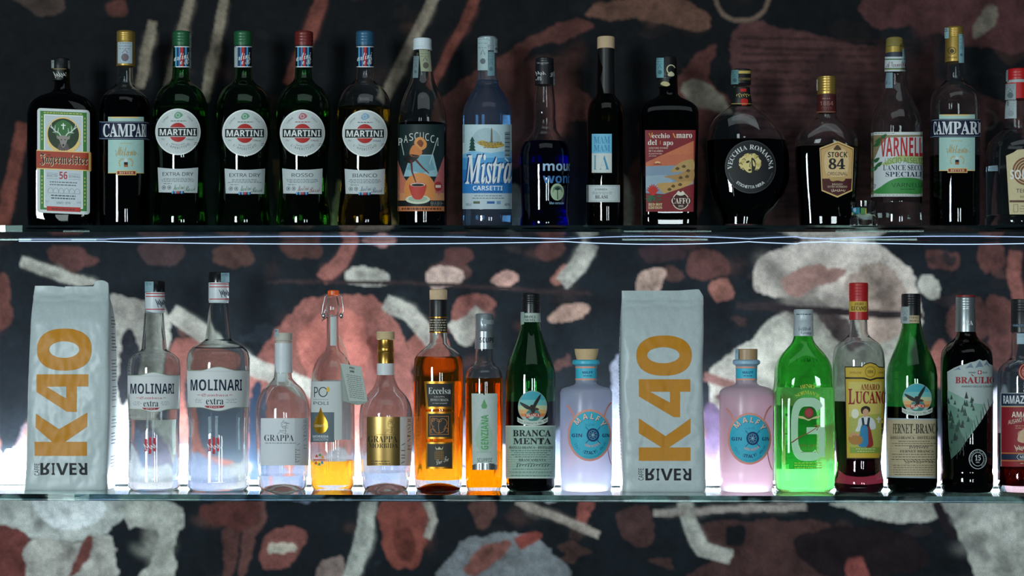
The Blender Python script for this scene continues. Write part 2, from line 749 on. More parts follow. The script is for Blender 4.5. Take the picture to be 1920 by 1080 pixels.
class Print:
    """The mural's print: overlapping inks with brushed, slightly soft edges, worked out point by point."""
    X0, Y0, X1, Y1, ST = -230, -170, 2150, 1290, 2.2

    def __init__(self):
        self.W, self.H = int((self.X1 - self.X0) / self.ST) + 1, int((self.Y1 - self.Y0) / self.ST) + 1
        self.shapes = []

    def add(self, pts, col, layer, soft=1.2):
        self.shapes.append((layer, len(self.shapes), pts, col, soft))

    def blob(self, pts, col, layer, soft=1.2):
        self.add(smooth_loop(pts, 8), col, layer, soft)

    def stroke(self, pts, w, col, layer, w1=None, soft=1.0):
        w1 = w if w1 is None else w1
        n = len(pts)
        up, dn = [], []
        for i in range(n):
            a, b_ = pts[max(i - 1, 0)], pts[min(i + 1, n - 1)]
            dx, dy = b_[0] - a[0], b_[1] - a[1]
            l = math.hypot(dx, dy) or 1
            ww = (w + (w1 - w) * i / max(n - 1, 1)) / 2
            up.append((pts[i][0] - dy / l * ww, pts[i][1] + dx / l * ww))
            dn.append((pts[i][0] + dy / l * ww, pts[i][1] - dx / l * ww))
        self.add(up + dn[::-1], col, layer, soft)

    def arc(self, cx, cy, rx, ry, a0, a1, w, col, layer):
        P = [(cx + rx * math.cos(math.radians(a0 + (a1 - a0) * i / 24)), cy - ry * math.sin(math.radians(a0 + (a1 - a0) * i / 24))) for i in range(25)]
        self.stroke(P, w, col, layer)

    def colours(self, upper, lower, split):
        W, H, ST = self.W, self.H, self.ST
        X = self.X0 + np.arange(W) * ST
        Y = self.Y0 + np.arange(H) * ST
        GX, GY = np.meshgrid(X, Y)
        wx = GX + 5.0 * vnoise(W, H, 14, 1) + 2.6 * vnoise(W, H, 5, 2) + 1.2 * vnoise(W, H, 2.2, 3)
        wy = GY + 5.0 * vnoise(W, H, 14, 4) + 2.6 * vnoise(W, H, 5, 5) + 1.2 * vnoise(W, H, 2.2, 6)
        img = np.empty((H, W, 3))
        img[:] = np.array(lin(lower))
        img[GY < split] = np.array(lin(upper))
        for layer, order, pts, col, soft in sorted(self.shapes, key=lambda s: (s[0], s[1])):
            P = np.array(pts)
            pad = 12 + soft * 3
            i0, i1 = int((P[:, 0].min() - pad - self.X0) / ST), int((P[:, 0].max() + pad - self.X0) / ST) + 2
            j0, j1 = int((P[:, 1].min() - pad - self.Y0) / ST), int((P[:, 1].max() + pad - self.Y0) / ST) + 2
            i0, j0, i1, j1 = max(i0, 0), max(j0, 0), min(i1, W), min(j1, H)
            if i1 <= i0 or j1 <= j0:
                continue
            x, y = wx[j0:j1, i0:i1], wy[j0:j1, i0:i1]
            if soft == 1.0:      # straight bands keep straight edges
                gx, gy = GX[j0:j1, i0:i1], GY[j0:j1, i0:i1]
                x, y = gx + (x - gx) * 0.3, gy + (y - gy) * 0.3
            ins = np.zeros(x.shape, bool)
            for k in range(len(P)):
                xa, ya = P[k - 1]
                xb, yb = P[k]
                if ya == yb:
                    continue
                ins ^= ((ya > y) != (yb > y)) & (x < (xb - xa) * (y - ya) / (yb - ya) + xa)
            m = ins.astype(float)
            r = max(1, int(round(soft)))
            for _ in range(1 if soft <= 1.2 else 2):
                q = np.pad(m, r, mode='edge')
                m = sum(q[r:-r, k:k + m.shape[1]] for k in range(2 * r + 1)) / (2 * r + 1)
                q = np.pad(m, r, mode='edge')
                m = sum(q[k:k + m.shape[0], r:-r] for k in range(2 * r + 1)) / (2 * r + 1)
            c = np.array(lin(col))
            sub = img[j0:j1, i0:i1]
            sub += (c - sub) * m[..., None]
        t = 1 + 0.24 * vnoise(W, H, 16, 11) + 0.20 * vnoise(W, H, 6, 12) + 0.16 * vnoise(W, H, 2.4, 13)
        return np.clip(img * t[..., None], 0, 1)

    def build(self, name, YP, upper, lower, split):
        W, H = self.W, self.H
        C = self.colours(upper, lower, split)
        k = (D + YP) / D * S
        X = ((self.X0 + np.arange(W) * self.ST) - 960) * k
        Z = (HZ - (self.Y0 + np.arange(H) * self.ST)) * k
        co = np.empty((H, W, 3), np.float32)
        co[..., 0], co[..., 1], co[..., 2] = X[None, :], YP, Z[:, None]
        a = (np.arange(H - 1)[:, None] * W + np.arange(W - 1)[None, :]).ravel()
        q = np.stack([a, a + W, a + W + 1, a + 1], 1).astype(np.int32)
        me = bpy.data.meshes.new(name)
        me.vertices.add(H * W)
        me.vertices.foreach_set('co', co.ravel())
        me.loops.add(q.size)
        me.loops.foreach_set('vertex_index', q.ravel())
        me.polygons.add(len(q))
        me.polygons.foreach_set('loop_start', np.arange(0, q.size, 4, dtype=np.int32))
        me.update(calc_edges=True)
        at = me.color_attributes.new('ink', 'FLOAT_COLOR', 'POINT')
        at.data.foreach_set('color', np.concatenate([C, np.ones((H, W, 1))], 2).astype(np.float32).ravel())
        me.materials.append(mural_mat())
        me.validate()
        return link(name, me)


# ------------------------------------------------------------------ the setting: wall, mural, shelves, light
ZU = (HZ - 422.5) * S * (D + YF) / D           # top face of the upper shelf
ZL = (HZ - 928.5) * S * (D + YF) / D           # top face of the lower shelf, mid length
TH = 0.0102
SLOPE = -0.0026                                 # the lower shelf hangs a touch lower at its right end
YBU = HZ - ZU / S


def ybl(cx):
    return HZ - (ZL + SLOPE * (cx - 960) * S) / S


def box(name, x0, x1, y0, y1, z0, z1, mat, parent=None, bev=0.0):
    V = [(x, y, z) for x in (x0, x1) for y in (y0, y1) for z in (z0, z1)]
    F = [(0, 1, 3, 2), (4, 6, 7, 5), (0, 4, 5, 1), (2, 3, 7, 6), (0, 2, 6, 4), (1, 5, 7, 3)]
    me = mesh_of(name, V, F, [mat], smooth=False)
    if bev:
        bm = bmesh.new()
        bm.from_mesh(me)
        bmesh.ops.bevel(bm, geom=bm.edges[:], offset=bev, segments=2, affect='EDGES')
        bm.to_mesh(me)
        bm.free()
    return link(name, me, parent)


wall = box('wall_back', -1.6, 1.6, YW + 0.002, YW + 0.14, -0.95, 1.1, paint('#2a2e33', 0.8))
wall['kind'] = 'structure'

CR, RU, BR, DR, TN, DK = '#a9a89f', '#895851', '#553735', '#6a3c37', '#93887a', '#12171c'
UB, UR, UT = '#51302c', '#6e3d35', '#877c6d'     # the print's duller inks above the upper shelf, its dimmer light painted in


def tone(h, f):
    v = [max(0, min(255, int(int(h[i:i + 2], 16) * f))) for i in (1, 3, 5)]
    return '#%02x%02x%02x' % tuple(v)


def bar(m, pts, w, col, layer=3, w1=None):
    """A plain slanting band with a streak or two along it."""
    rr = random.Random(int(pts[0][0] * 3 + pts[0][1]))
    P = []
    for i in range(len(pts) - 1):
        for j in range(6):
            t = j / 6
            P.append((pts[i][0] + (pts[i + 1][0] - pts[i][0]) * t, pts[i][1] + (pts[i + 1][1] - pts[i][1]) * t))
    P.append(pts[-1])
    m.stroke(P, w, col, layer, w1)
    if w > 12:
        a, b_ = P[1], P[-2]
        nx, ny = -(b_[1] - a[1]), b_[0] - a[0]
        l = math.hypot(nx, ny)
        for f, c in ((0.26, tone(col, 0.80)), (-0.3, tone(col, 1.1))):
            m.stroke([(x + nx / l * w * f + rr.uniform(-1, 1), y + ny / l * w * f) for x, y in P[1:-1]], w * 0.28, c, layer + 0.3, w * 0.16, 1.6)


def patch(m, pts, col, layer):
    """A loose coloured shape with smaller marks of neighbouring inks inside it."""
    rr = random.Random(int(pts[0][0] * 7 + pts[0][1]))
    xs, ys = [p[0] for p in pts], [p[1] for p in pts]
    sz = min(max(xs) - min(xs), max(ys) - min(ys))
    m.blob(pts, col, layer)
    cx, cy = sum(xs) / len(xs), sum(ys) / len(ys)
    for i in range(3 + int(sz / 30)):
        f, g_ = rr.uniform(0.05, 0.62), rr.randrange(len(pts))
        x, y = cx + (pts[g_][0] - cx) * f, cy + (pts[g_][1] - cy) * f
        r = sz * rr.uniform(0.07, 0.2)
        an = rr.uniform(0, 3.14)
        k = []
        for j in range(7):
            t = j * 6.283 / 7
            u, v = r * rr.uniform(0.9, 1.9) * math.cos(t), r * rr.uniform(0.3, 0.7) * math.sin(t)
            k.append((x + u * math.cos(an) - v * math.sin(an), y + u * math.sin(an) + v * math.cos(an)))
        m.blob(k, tone(col, rr.choice((0.66, 0.78, 0.88, 1.08, 1.16))), layer + 0.2 + 0.1 * (i % 4), min(4.0, 1.0 + r * 0.12))


mu = Print()
rnd = random.Random(3)
for i in range(330):
    # loose scraps of muted ink that make the print busy
    x, y = rnd.uniform(-210, 2130), rnd.uniform(-150, 1270)
    r = rnd.uniform(8, 34)
    k = [(x + r * rnd.uniform(0.4, 1.5) * math.cos(t), y + r * rnd.uniform(0.25, 0.9) * math.sin(t)) for t in [j * 0.785 for j in range(8)]]
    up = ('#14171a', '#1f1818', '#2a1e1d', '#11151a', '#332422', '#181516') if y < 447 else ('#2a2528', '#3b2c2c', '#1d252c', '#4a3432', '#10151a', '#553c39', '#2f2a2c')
    mu.blob(k, rnd.choice(up), 0.4 + 0.002 * i, rnd.choice((1.2, 2.5, 4)))
# upper field: plain slanting bars and loose patches
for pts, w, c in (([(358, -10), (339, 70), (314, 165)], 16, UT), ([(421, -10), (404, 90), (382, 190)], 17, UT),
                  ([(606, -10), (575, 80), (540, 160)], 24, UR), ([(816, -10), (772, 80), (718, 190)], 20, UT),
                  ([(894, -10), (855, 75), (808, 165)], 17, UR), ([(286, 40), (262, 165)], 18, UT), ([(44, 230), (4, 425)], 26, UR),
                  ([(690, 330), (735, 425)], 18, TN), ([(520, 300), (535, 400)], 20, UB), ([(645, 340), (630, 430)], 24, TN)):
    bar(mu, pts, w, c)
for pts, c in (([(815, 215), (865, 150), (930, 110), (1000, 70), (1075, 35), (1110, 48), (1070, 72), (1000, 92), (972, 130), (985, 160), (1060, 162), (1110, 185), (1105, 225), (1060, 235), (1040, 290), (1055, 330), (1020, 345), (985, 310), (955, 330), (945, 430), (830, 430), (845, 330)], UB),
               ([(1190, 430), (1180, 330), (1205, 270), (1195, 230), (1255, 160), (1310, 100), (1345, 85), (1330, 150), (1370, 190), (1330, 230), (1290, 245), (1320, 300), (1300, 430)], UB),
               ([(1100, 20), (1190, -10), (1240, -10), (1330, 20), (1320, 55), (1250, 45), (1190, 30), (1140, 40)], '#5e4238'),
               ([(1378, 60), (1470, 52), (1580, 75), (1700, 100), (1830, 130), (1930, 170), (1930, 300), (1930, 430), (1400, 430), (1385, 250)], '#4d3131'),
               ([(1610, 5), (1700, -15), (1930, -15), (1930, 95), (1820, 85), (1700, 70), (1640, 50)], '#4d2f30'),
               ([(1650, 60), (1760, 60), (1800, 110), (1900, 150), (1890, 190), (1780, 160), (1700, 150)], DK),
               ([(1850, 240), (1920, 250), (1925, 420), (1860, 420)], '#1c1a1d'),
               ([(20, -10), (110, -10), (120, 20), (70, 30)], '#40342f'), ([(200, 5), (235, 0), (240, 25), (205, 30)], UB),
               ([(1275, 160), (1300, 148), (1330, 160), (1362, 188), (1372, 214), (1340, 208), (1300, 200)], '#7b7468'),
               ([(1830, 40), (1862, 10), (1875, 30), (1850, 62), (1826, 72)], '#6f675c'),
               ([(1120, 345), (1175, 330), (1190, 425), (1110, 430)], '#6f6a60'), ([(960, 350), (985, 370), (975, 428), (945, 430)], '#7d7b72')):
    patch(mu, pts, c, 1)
for i in range(23):
    y = 72 + i * 15.2
    mu.stroke([(1385 + 6 * math.sin(i), y), (1500, y + 5 * math.sin(i * 1.7)), (1620, y + 4), (1740 + 20 * math.sin(i * 2.3), y + 6 * math.cos(i))], 4.5, '#2c1c1e', 2, 2.5)
mu.arc(1392, -6, 50, 46, 180, 360, 8, '#66554a', 3)
mu.arc(1852, 224, 17, 17, -110, 100, 3, '#5c5a55', 3)
# middle field
for pts, w, c in (([(40, 490), (90, 508), (200, 545)], 22, CR), ([(322, 585), (400, 640), (480, 690), (600, 735)], 34, CR),
                  ([(664, 440), (640, 490), (602, 525)], 27, RU), ([(722, 565), (770, 590), (812, 640)], 30, CR),
                  ([(1108, 455), (1085, 500), (1052, 532)], 32, CR), ([(884, 580), (905, 600), (870, 640)], 20, CR),
                  ([(1905, 470), (1900, 520), (1918, 600)], 24, RU), ([(1380, 572), (1560, 585), (1730, 592)], 13, '#2a2326'),
                  ([(500, 528), (760, 530), (1110, 552)], 7, '#33282a'), ([(20, 880), (75, 780), (110, 720)], 22, '#7c5c55'),
                  ([(1320, 705), (1420, 740), (1500, 760)], 16, '#7b5a55')):
    bar(mu, pts, w, c, 3)
for pts, c, l in (([(476, 740), (492, 660), (545, 590), (572, 562), (640, 552), (706, 558), (748, 610), (774, 690), (772, 770), (735, 860), (640, 905), (540, 890), (490, 830)], RU, 1),
                  ([(560, 640), (600, 590), (660, 585), (690, 640), (670, 720), (600, 740)], '#a5645b', 2),
                  ([(690, 640), (730, 640), (740, 690), (710, 710)], '#6d3a36', 2),
                  ([(205, 570), (240, 556), (290, 566), (320, 600), (310, 680), (300, 760), (260, 850), (215, 905), (205, 760)], CR, 1),
                  ([(232, 620), (258, 640), (252, 720), (225, 760), (222, 680)], '#23262c', 2),
                  ([(318, 650), (380, 640), (480, 690), (486, 905), (330, 905), (322, 780)], RU, 1),
                  ([(352, 700), (390, 690), (430, 760), (420, 850), (360, 860)], '#2a3038', 2),
                  ([(468, 740), (490, 730), (500, 900), (468, 905)], '#1d2b3c', 2),
                  ([(650, 508), (690, 500), (728, 510), (722, 532), (655, 532)], CR, 2), ([(668, 440), (710, 432), (740, 450), (700, 462)], '#9d7470', 2),
                  ([(804, 506), (830, 498), (868, 510), (860, 534), (808, 538)], '#bfa79d', 2), ([(835, 470), (880, 470), (885, 490), (840, 500)], BR, 2),
                  ([(855, 560), (905, 555), (930, 575), (890, 600), (862, 640), (845, 610)], RU, 1),
                  ([(840, 610), (862, 595), (895, 580), (900, 620), (870, 650)], CR, 2),
                  ([(765, 640), (800, 612), (838, 640), (846, 700), (800, 700), (770, 680)], '#8b5a52', 2),
                  ([(920, 530), (950, 505), (975, 520), (955, 545)], '#b58f85', 2), ([(1030, 520), (1060, 500), (1068, 525), (1040, 540)], '#9b6a60', 2),
                  ([(1026, 600), (1060, 575), (1104, 572), (1100, 596), (1060, 608)], '#b09184', 2),
                  ([(1010, 460), (1045, 450), (1060, 470), (1020, 490)], BR, 2),
                  ([(1194, 548), (1196, 510), (1222, 500), (1246, 512), (1238, 548)], '#b59a8d', 2), ([(1335, 530), (1362, 522), (1370, 560), (1340, 565)], '#8b5d54', 2),
                  ([(1290, 478), (1350, 470), (1370, 510), (1300, 520)], BR, 1), ([(1200, 465), (1260, 455), (1280, 480), (1215, 490)], '#33262a', 1),
                  ([(1408, 530), (1430, 485), (1500, 455), (1600, 445), (1680, 478), (1722, 545), (1718, 640), (1660, 690), (1590, 610), (1520, 555), (1450, 560)], '#bdb5ac', 1),
                  ([(1590, 520), (1650, 490), (1700, 540), (1700, 620), (1640, 640), (1600, 590)], '#a08f85', 2),
                  ([(1470, 520), (1530, 500), (1590, 505), (1540, 540), (1480, 556)], '#8e6f68', 2),
                  ([(1330, 700), (1400, 640), (1450, 595), (1520, 575), (1600, 610), (1700, 640), (1690, 760), (1560, 800), (1440, 770), (1350, 775)], CR, 1),
                  ([(1535, 585), (1580, 600), (1625, 648), (1590, 655), (1550, 620)], '#4b4141', 2),
                  ([(1320, 775), (1350, 770), (1352, 880), (1325, 880)], '#4a3d55', 2),
                  ([(1722, 520), (1742, 512), (1765, 535), (1752, 560), (1728, 545)], CR, 2), ([(1768, 600), (1800, 560), (1840, 565), (1850, 620), (1800, 650)], BR, 1),
                  ([(1850, 560), (1900, 580), (1900, 660), (1860, 690)], '#5f3e3b', 1), ([(1740, 470), (1800, 480), (1790, 510), (1745, 500)], BR, 1),
                  ([(1840, 460), (1880, 455), (1885, 500), (1845, 510)], '#5c3b38', 1), ([(1745, 660), (1770, 640), (1775, 720), (1750, 720)], RU, 1),
                  ([(-10, 520), (18, 530), (22, 600), (-10, 610)], '#5b3833', 1), ([(90, 470), (140, 460), (190, 490), (120, 505)], BR, 1),
                  ([(260, 460), (330, 455), (350, 480), (290, 500)], '#423334', 1), ([(400, 470), (460, 455), (480, 490), (420, 500)], '#48332f', 1),
                  ([(525, 455), (590, 448), (600, 480), (540, 486)], '#4e3430', 1), ([(1860, 745), (1885, 740), (1885, 900), (1860, 905)], '#b7bcc6', 1),
                  ([(1655, 720), (1668, 720), (1668, 905), (1655, 905)], '#8e98a8', 1), ([(1148, 700), (1170, 690), (1170, 900), (1150, 900)], '#8f96a6', 1)):  # pale grey-blue uprights paint the strip's glow behind the bottles
    patch(mu, pts, c, l)
rr = random.Random(21)
for i in range(30):
    x = -20 + i * 67 + rr.uniform(-20, 20)
    y = rr.uniform(800, 850)
    w, h = rr.uniform(24, 44), rr.uniform(22, 44)
    patch(mu, [(x - w, y + 60), (x - w * 0.7, y - h * 0.5), (x, y - h), (x + w * 0.9, y - h * 0.4), (x + w * 0.7, y + 60)], rr.choice(('#4a4650', '#6b4a47', '#3f4654', '#7d5a55', '#5a5560')), 0.88 + i * 0.0004)
for i in range(34):  # paler inks painted where the strip's glow falls on the wall
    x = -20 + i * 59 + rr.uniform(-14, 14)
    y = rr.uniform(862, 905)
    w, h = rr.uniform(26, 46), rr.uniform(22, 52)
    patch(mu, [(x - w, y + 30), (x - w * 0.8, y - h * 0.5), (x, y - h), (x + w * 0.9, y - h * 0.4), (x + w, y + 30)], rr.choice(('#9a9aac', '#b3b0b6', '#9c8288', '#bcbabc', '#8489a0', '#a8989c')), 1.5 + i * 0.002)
# lower field
for pts, w, c in (([(692, 935), (682, 1010), (655, 1090)], 30, '#b3b6af'), ([(968, 940), (1040, 968), (1124, 1003)], 15, '#b7aaa0'),
                  ([(1282, 940), (1300, 1000), (1315, 1030), (1372, 1046)], 28, '#b5b3ab'), ([(1225, 963), (1360, 955), (1512, 950)], 13, '#b3a7a0'),
                  ([(1755, 940), (1772, 985), (1790, 1010)], 16, '#231c22'), ([(800, 940), (815, 975), (800, 1010)], 14, '#b1aaa2')):
    bar(mu, pts, w, c, 3)
for pts, c, l in (([(-10, 935), (245, 935), (240, 960), (196, 1000), (150, 1015), (60, 1008), (-10, 985)], '#bfc3bf', 1),
                  ([(60, 940), (190, 938), (180, 985), (110, 990)], '#dfe4e6', 2),
                  ([(-10, 990), (45, 1000), (60, 1040), (50, 1090), (-10, 1090)], '#6f3d39', 1),
                  ([(60, 1010), (150, 1018), (200, 1000), (218, 1040), (205, 1090), (60, 1090)], '#b9b7b1', 1),
                  ([(150, 1020), (172, 1008), (160, 1050), (128, 1085)], '#74443f', 2),
                  ([(228, 950), (280, 938), (330, 942), (345, 975), (330, 1030), (320, 1090), (255, 1090), (288, 1040), (292, 1000), (262, 985), (240, 988)], '#b9bab2', 1),
                  ([(420, 1000), (445, 990), (440, 1060), (418, 1090)], BR, 1), ([(455, 980), (490, 940), (495, 985), (470, 1040), (450, 1090)], '#60403c', 1),
                  ([(488, 1060), (500, 1010), (540, 985), (575, 1000), (560, 1040), (530, 1066)], '#7c4c47', 1), ([(505, 1024), (548, 1018), (552, 1034), (508, 1040)], '#c0b7a8', 2),
                  ([(380, 945), (480, 945), (470, 990), (400, 985)], '#5c3431', 1),
                  ([(712, 940), (800, 940), (806, 1000), (786, 1055), (760, 1068), (730, 1060), (714, 1000)], '#83473f', 1),
                  ([(735, 1000), (770, 990), (780, 1040), (750, 1055)], '#69372f', 2), ([(600, 1060), (640, 1045), (640, 1085), (605, 1090)], '#8d7b76', 1),
                  ([(838, 1050), (870, 1018), (930, 1000), (1000, 1008), (1040, 1040), (1056, 1090), (832, 1090)], '#7d8388', 1),
                  ([(870, 1065), (930, 1015), (955, 1020), (900, 1075)], RU, 2), ([(965, 1010), (1010, 1000), (1014, 1012), (975, 1030)], '#8a4640', 2),
                  ([(880, 945), (930, 940), (918, 985), (895, 990)], '#5c3f3b', 1), ([(1085, 940), (1115, 940), (1105, 985), (1085, 985)], '#8f4f49', 1),
                  ([(1160, 960), (1215, 955), (1220, 1020), (1170, 1010)], '#4a3232', 1),
                  ([(1300, 985), (1520, 975), (1560, 1000), (1500, 1040), (1560, 1090), (1290, 1090), (1340, 1050)], '#4b3332', 1),
                  ([(1360, 995), (1400, 985), (1395, 1020), (1365, 1025)], DK, 2), ([(1490, 1010), (1600, 985), (1700, 1000), (1740, 1060), (1600, 1085), (1510, 1060)], '#22191d', 2),
                  ([(1560, 940), (1760, 940), (1762, 972), (1660, 975)], '#bcbab2', 1), ([(1590, 1050), (1620, 1045), (1628, 1085), (1592, 1090)], '#8f4d49', 2),
                  ([(1765, 940), (1930, 935), (1930, 1095), (1845, 1090), (1810, 1030), (1785, 975)], '#bfc0b9', 1)):
    patch(mu, pts, c, l)
mural = mu.build('wall_mural', YW, '#0c1014', '#131a20', 440)  # ground is darker above the upper shelf, dimmer light painted in
mural['label'] = 'dark printed mural of rust, cream and black shapes covering the wall behind the shelves'
mural['category'] = 'mural'

shelf_glass = glass('shelf', (0.62, 0.86, 0.80), 0.0, 1.5)


def shelf(label, z, tilt):
    t = thing('glass_shelf', label, 'shelf', (0, 0, z), 'glass shelves on the mural wall')
    g = box('glass_pane', -0.99, 0.99, YF, YW - 0.001, -TH, 0, shelf_glass, t, 0.0006)
    t.rotation_euler = (0, tilt, 0)
    for x in (-0.9, 0.9):
        bx = box('bracket', x - 0.012, x + 0.012, YW - 0.03, YW - 0.0012, -TH - 0.012, -TH - 0.0004, paint('#3a3f44', 0.35, 0.8), t, 0.001)
    return t


shelf('upper glass shelf with dark green edge carrying the back row of bottles'.replace('back', 'higher'), ZU, 0)
shelf('lower glass shelf lit from behind, carrying two coffee bags and bottles', ZL, -math.atan(SLOPE))

# the lit strip that lies along the back of the lower shelf, and a glowing wire added as the streak of light under the upper one
led = thing('light_strip', 'bright white light strip along the back edge of the lower glass shelf', 'light strip', (0, 0, ZL))
led.rotation_euler = (0, -math.atan(SLOPE), 0)
box('strip_channel', -0.955, 0.955, 0.062, 0.078, 0.0004, 0.0024, paint('#b9bec2', 0.4, 0.9), led)
box('strip_diffuser', -0.955, 0.955, 0.0635, 0.0765, 0.0026, 0.0076, light_mat('strip_light', (0.84, 0.92, 1.0), 230), led, 0.001)

pts = []
for i in range(240):
    px = 36 + (1960 - 36) * i / 239
    w = 0.6 + 2.6 * max(0, math.sin((px - 200) / 275)) ** 0.7 if px < 1064 else 0.8 + 2.6 * abs(math.sin((px - 1064) / 108 * (1 if px < 1500 else 0.7))) ** 0.8
    if px < 200:
        w = 0.5
    k = S * (D + YW) / D
    pts.append(((px - 960) * k, YW - 0.0016, ZU - TH - (1.0 + 2.2 * w) * k * 0.9))
V, F = tube(pts, 0.00062, 6)
ln = link('light_line', mesh_of('light_line', V, F, [light_mat('thin_light', (0.45, 0.62, 1.0), 1.7)]))
ln['label'] = 'thin wavy line of pale blue light on the mural just under the upper shelf'
ln['category'] = 'light line'


# ------------------------------------------------------------------ bottle builder
CLEAR = glass('clear', (0.96, 0.985, 0.98))
GREEN = glass('green', (0.14, 0.46, 0.18))
DKGREEN = glass('dark_green', (0.16, 0.52, 0.21))
BRIGHTGREEN = glass('bright_green', (0.22, 0.76, 0.22))
BOTTLEDARK = glass('near_black', (0.02, 0.035, 0.02))
OLIVE = glass('olive', (0.11, 0.10, 0.03))
BROWNDK = glass('dark_brown', (0.05, 0.045, 0.03))


class Bottle:
    def __init__(self, label, cx, rows, glass_mat, low=False, level=None, liquid=None, dep=1.0, n=2.0, t=2.8, yc=0.0,
                 cat='bottle', name='liquor_bottle', group=None, base=7.0, N=60, punt=0.0, open_top=False):
        yb = ybl(cx) if low else YBU
        rows = [r if r[0] != 'b' else (yb,) + tuple(r[1:]) for r in rows]
        self.cx, self.yb = cx, yb
        self.org = ((cx - 960) * S, yc, (HZ - yb) * S)
        self.root = thing(name, label, cat, self.org, group)
        self.s = Surf(cx, rows, dep, n, True, yc)
        s = self.s
        ys = s.samples()
        V, F = loft(s, ys, N, 0.0, self.org)
        top = rows[0][0]
        if punt:
            # push the middle of the base up into a dome
            F.pop()
            R = len(ys) - 1
            prev = R * N
            for j in range(1, 7):
                k = 1 - j / 6.5
                st = len(V)
                for i in range(N):
                    p = V[R * N + i]
                    V.append((p[0] * k, p[1] * k, p[2] + punt * S * math.sin((1 - k) * math.pi / 2)))
                for i in range(N):
                    q = (i + 1) % N
                    F.append((st + i, st + q, prev + q, prev + i))
                prev = st
            F.append(tuple(prev + i for i in range(N)))
        if level is None or level > top + 6:
            lv = yb - base - punt if level is None else level
            tp = top if open_top else top + 3
            a = loft(s, [tp] + [y for y in s.samples(tp, lv - 0.3)][1:], N, t, self.org, True)
            o = len(V)
            V += a[0]
            if open_top:
                F.pop(-2)
                a[1].pop(-2)
                F += [(o + i, o + (i + 1) % N, (i + 1) % N, i) for i in range(N)]
            F += [tuple(i + o for i in f) for f in a[1]]
        link('glass_body', mesh_of('glass_body', V, F, [glass_mat], angle=50), self.root)
        if liquid is not None:
            lv = max(level, top + 4)
            V, F = loft(s, s.samples(lv + 0.3, yb - base - punt), N, t, self.org)
            link('liquid', mesh_of('liquid', V, F, [liquid]), self.root)

    def cap(self, rows, col, name='cap', rough=0.45, metal=0.0, dx=0.0, spec=0.5, N=48, mat=None, angle=35, n=2.0, dep=1.0):
        s = Surf(self.cx + dx, rows, dep, n, False, self.org[1])
        V, F = loft(s, s.ys, N, 0.0, self.org)
        link(name, mesh_of(name, V, F, [mat or paint(col, rough, metal, spec)], angle=angle), self.root)
        return s

    def art(self, surf=None, **k):
        return Art(surf or self.s, **k)

    def put(self, art, name='label', off=0.00028, **k):
        return art.build(name, self.root, self.org, off=off, **k)

    def stamp(self, surf, x0, y0, x1, y1, col='#a9b8b4', seal='#6d6a66', off=0.0011, slant=0.0):
        """The paper tax strip that runs over a closure."""
        a = Art(surf)
        a.poly([(x0, y0), (x1, y0), (x1 + slant, y1), (x0 + slant, y1)], col, 1)
        w = x1 - x0
        m = (x0 + x1) / 2
        a.print_lines(x0 + 1, x1 - 1, y0 + 2, y0 + (y1 - y0) * 0.3, 3, seal, 0.8, 2, int(x0))
        if y1 - y0 > 25:
            a.ell(m + slant * 0.7, y0 + (y1 - y0) * 0.72, w * 0.26, w * 0.3, seal, 2, 14)
            a.stroke([(m - w * 0.2 + slant * 0.4, y0 + (y1 - y0) * 0.52), (m + slant * 0.3, y0 + (y1 - y0) * 0.36), (m + w * 0.2 + slant * 0.4, y0 + (y1 - y0) * 0.52)], 1.2, seal, 2)
        return self.put(a, 'tax_stamp', off=off)


def ridges(y0, y1, hw, k, depth=0.7):
    out = []
    h = (y1 - y0) / k
    for i in range(k):
        out += [(y0 + i * h + 0.01, hw - depth), (y0 + i * h + h * 0.3, hw), (y0 + i * h + h * 0.7, hw), (y0 + (i + 1) * h - 0.01, hw - depth)]
    return out


def domed(y0, hw, r=2.0):
    """Top edge of a closure, rounded over."""
    return [(y0, hw - r), (y0 + r * 0.35, hw - r * 0.45), (y0 + r, hw)]


GOLD, GOLD2 = '#c9a65c', '#e2c078'
gold = paint('#c79a45', 0.35, 1.0)
silver = paint('#b8bfc2', 0.32, 1.0)
brass = paint('#b98a3a', 0.28, 1.0)

# ================================================================== upper shelf, left to right
# ---- square green bottle with a stag
b = Bottle('square dark green bottle with a stag and orange-red band on its white label', 117,
           [(112, 13, 13, 2), (150, 13.5, 13.5, 2), (166, 15, 15, 2), (174, 22, 18, 2.2), (178, 33, 22, 2.6), (184, 45, 27, 3.2), (193, 54, 32, 4),
            (204, 58.5, 35, 5), (217, 60, 37, 6), (405, 60, 37, 6), (424, 58.5, 36, 5), ('b', 54, 33, 4)],
           BOTTLEDARK, level=150, liquid=tint('dark_herb', (0.05, 0.06, 0.03)))
c = b.cap(domed(110, 16.2) + [(128, 16.2)], '#15181a', 'cap', 0.35, dx=-3)
n_ = b.cap([(128.2, 15), (149, 15), (152, 14.3)], '#101412', 'neck_label', 0.5, dx=-3)
a = Art(n_)
a.scribble(101, 134, 127, 146, 1.0, '#b9beb8', 2, 3, 6)
a.rect(97, 128.6, 131, 130, '#8d7a4a', 2)
b.put(a, 'signature')
for x in (100, 128):
    b.stamp(c, x - 2, 113, x + 2.4, 128, '#8b9794')
a = b.art(shear=0.042, sx=119)
a.rrect(70, 204.5, 167.5, 400.5, 6, '#ccd3d2', 1)
a.rect(75.5, 209.5, 162.5, 394.5, '#3d7a37', 2)
a.rect(82.5, 215.5, 155.5, 390.5, '#e4e6de', 3)
a.rect(84.5, 217.5, 153.5, 388.5, '#bcc6cc', 4)
a.print_lines(80, 158, 211.5, 211.5, 1, '#b8bb63', 2.0, 5, 3)
for i in range(24):
    for x in (77.6, 157.6):
        if not 44 < i * 7 < 72 - 0 and not (10 < i < 16):
            a.rect(x, 219 + i * 7, x + 2.6, 222.5 + i * 7, '#a9b25a', 5)
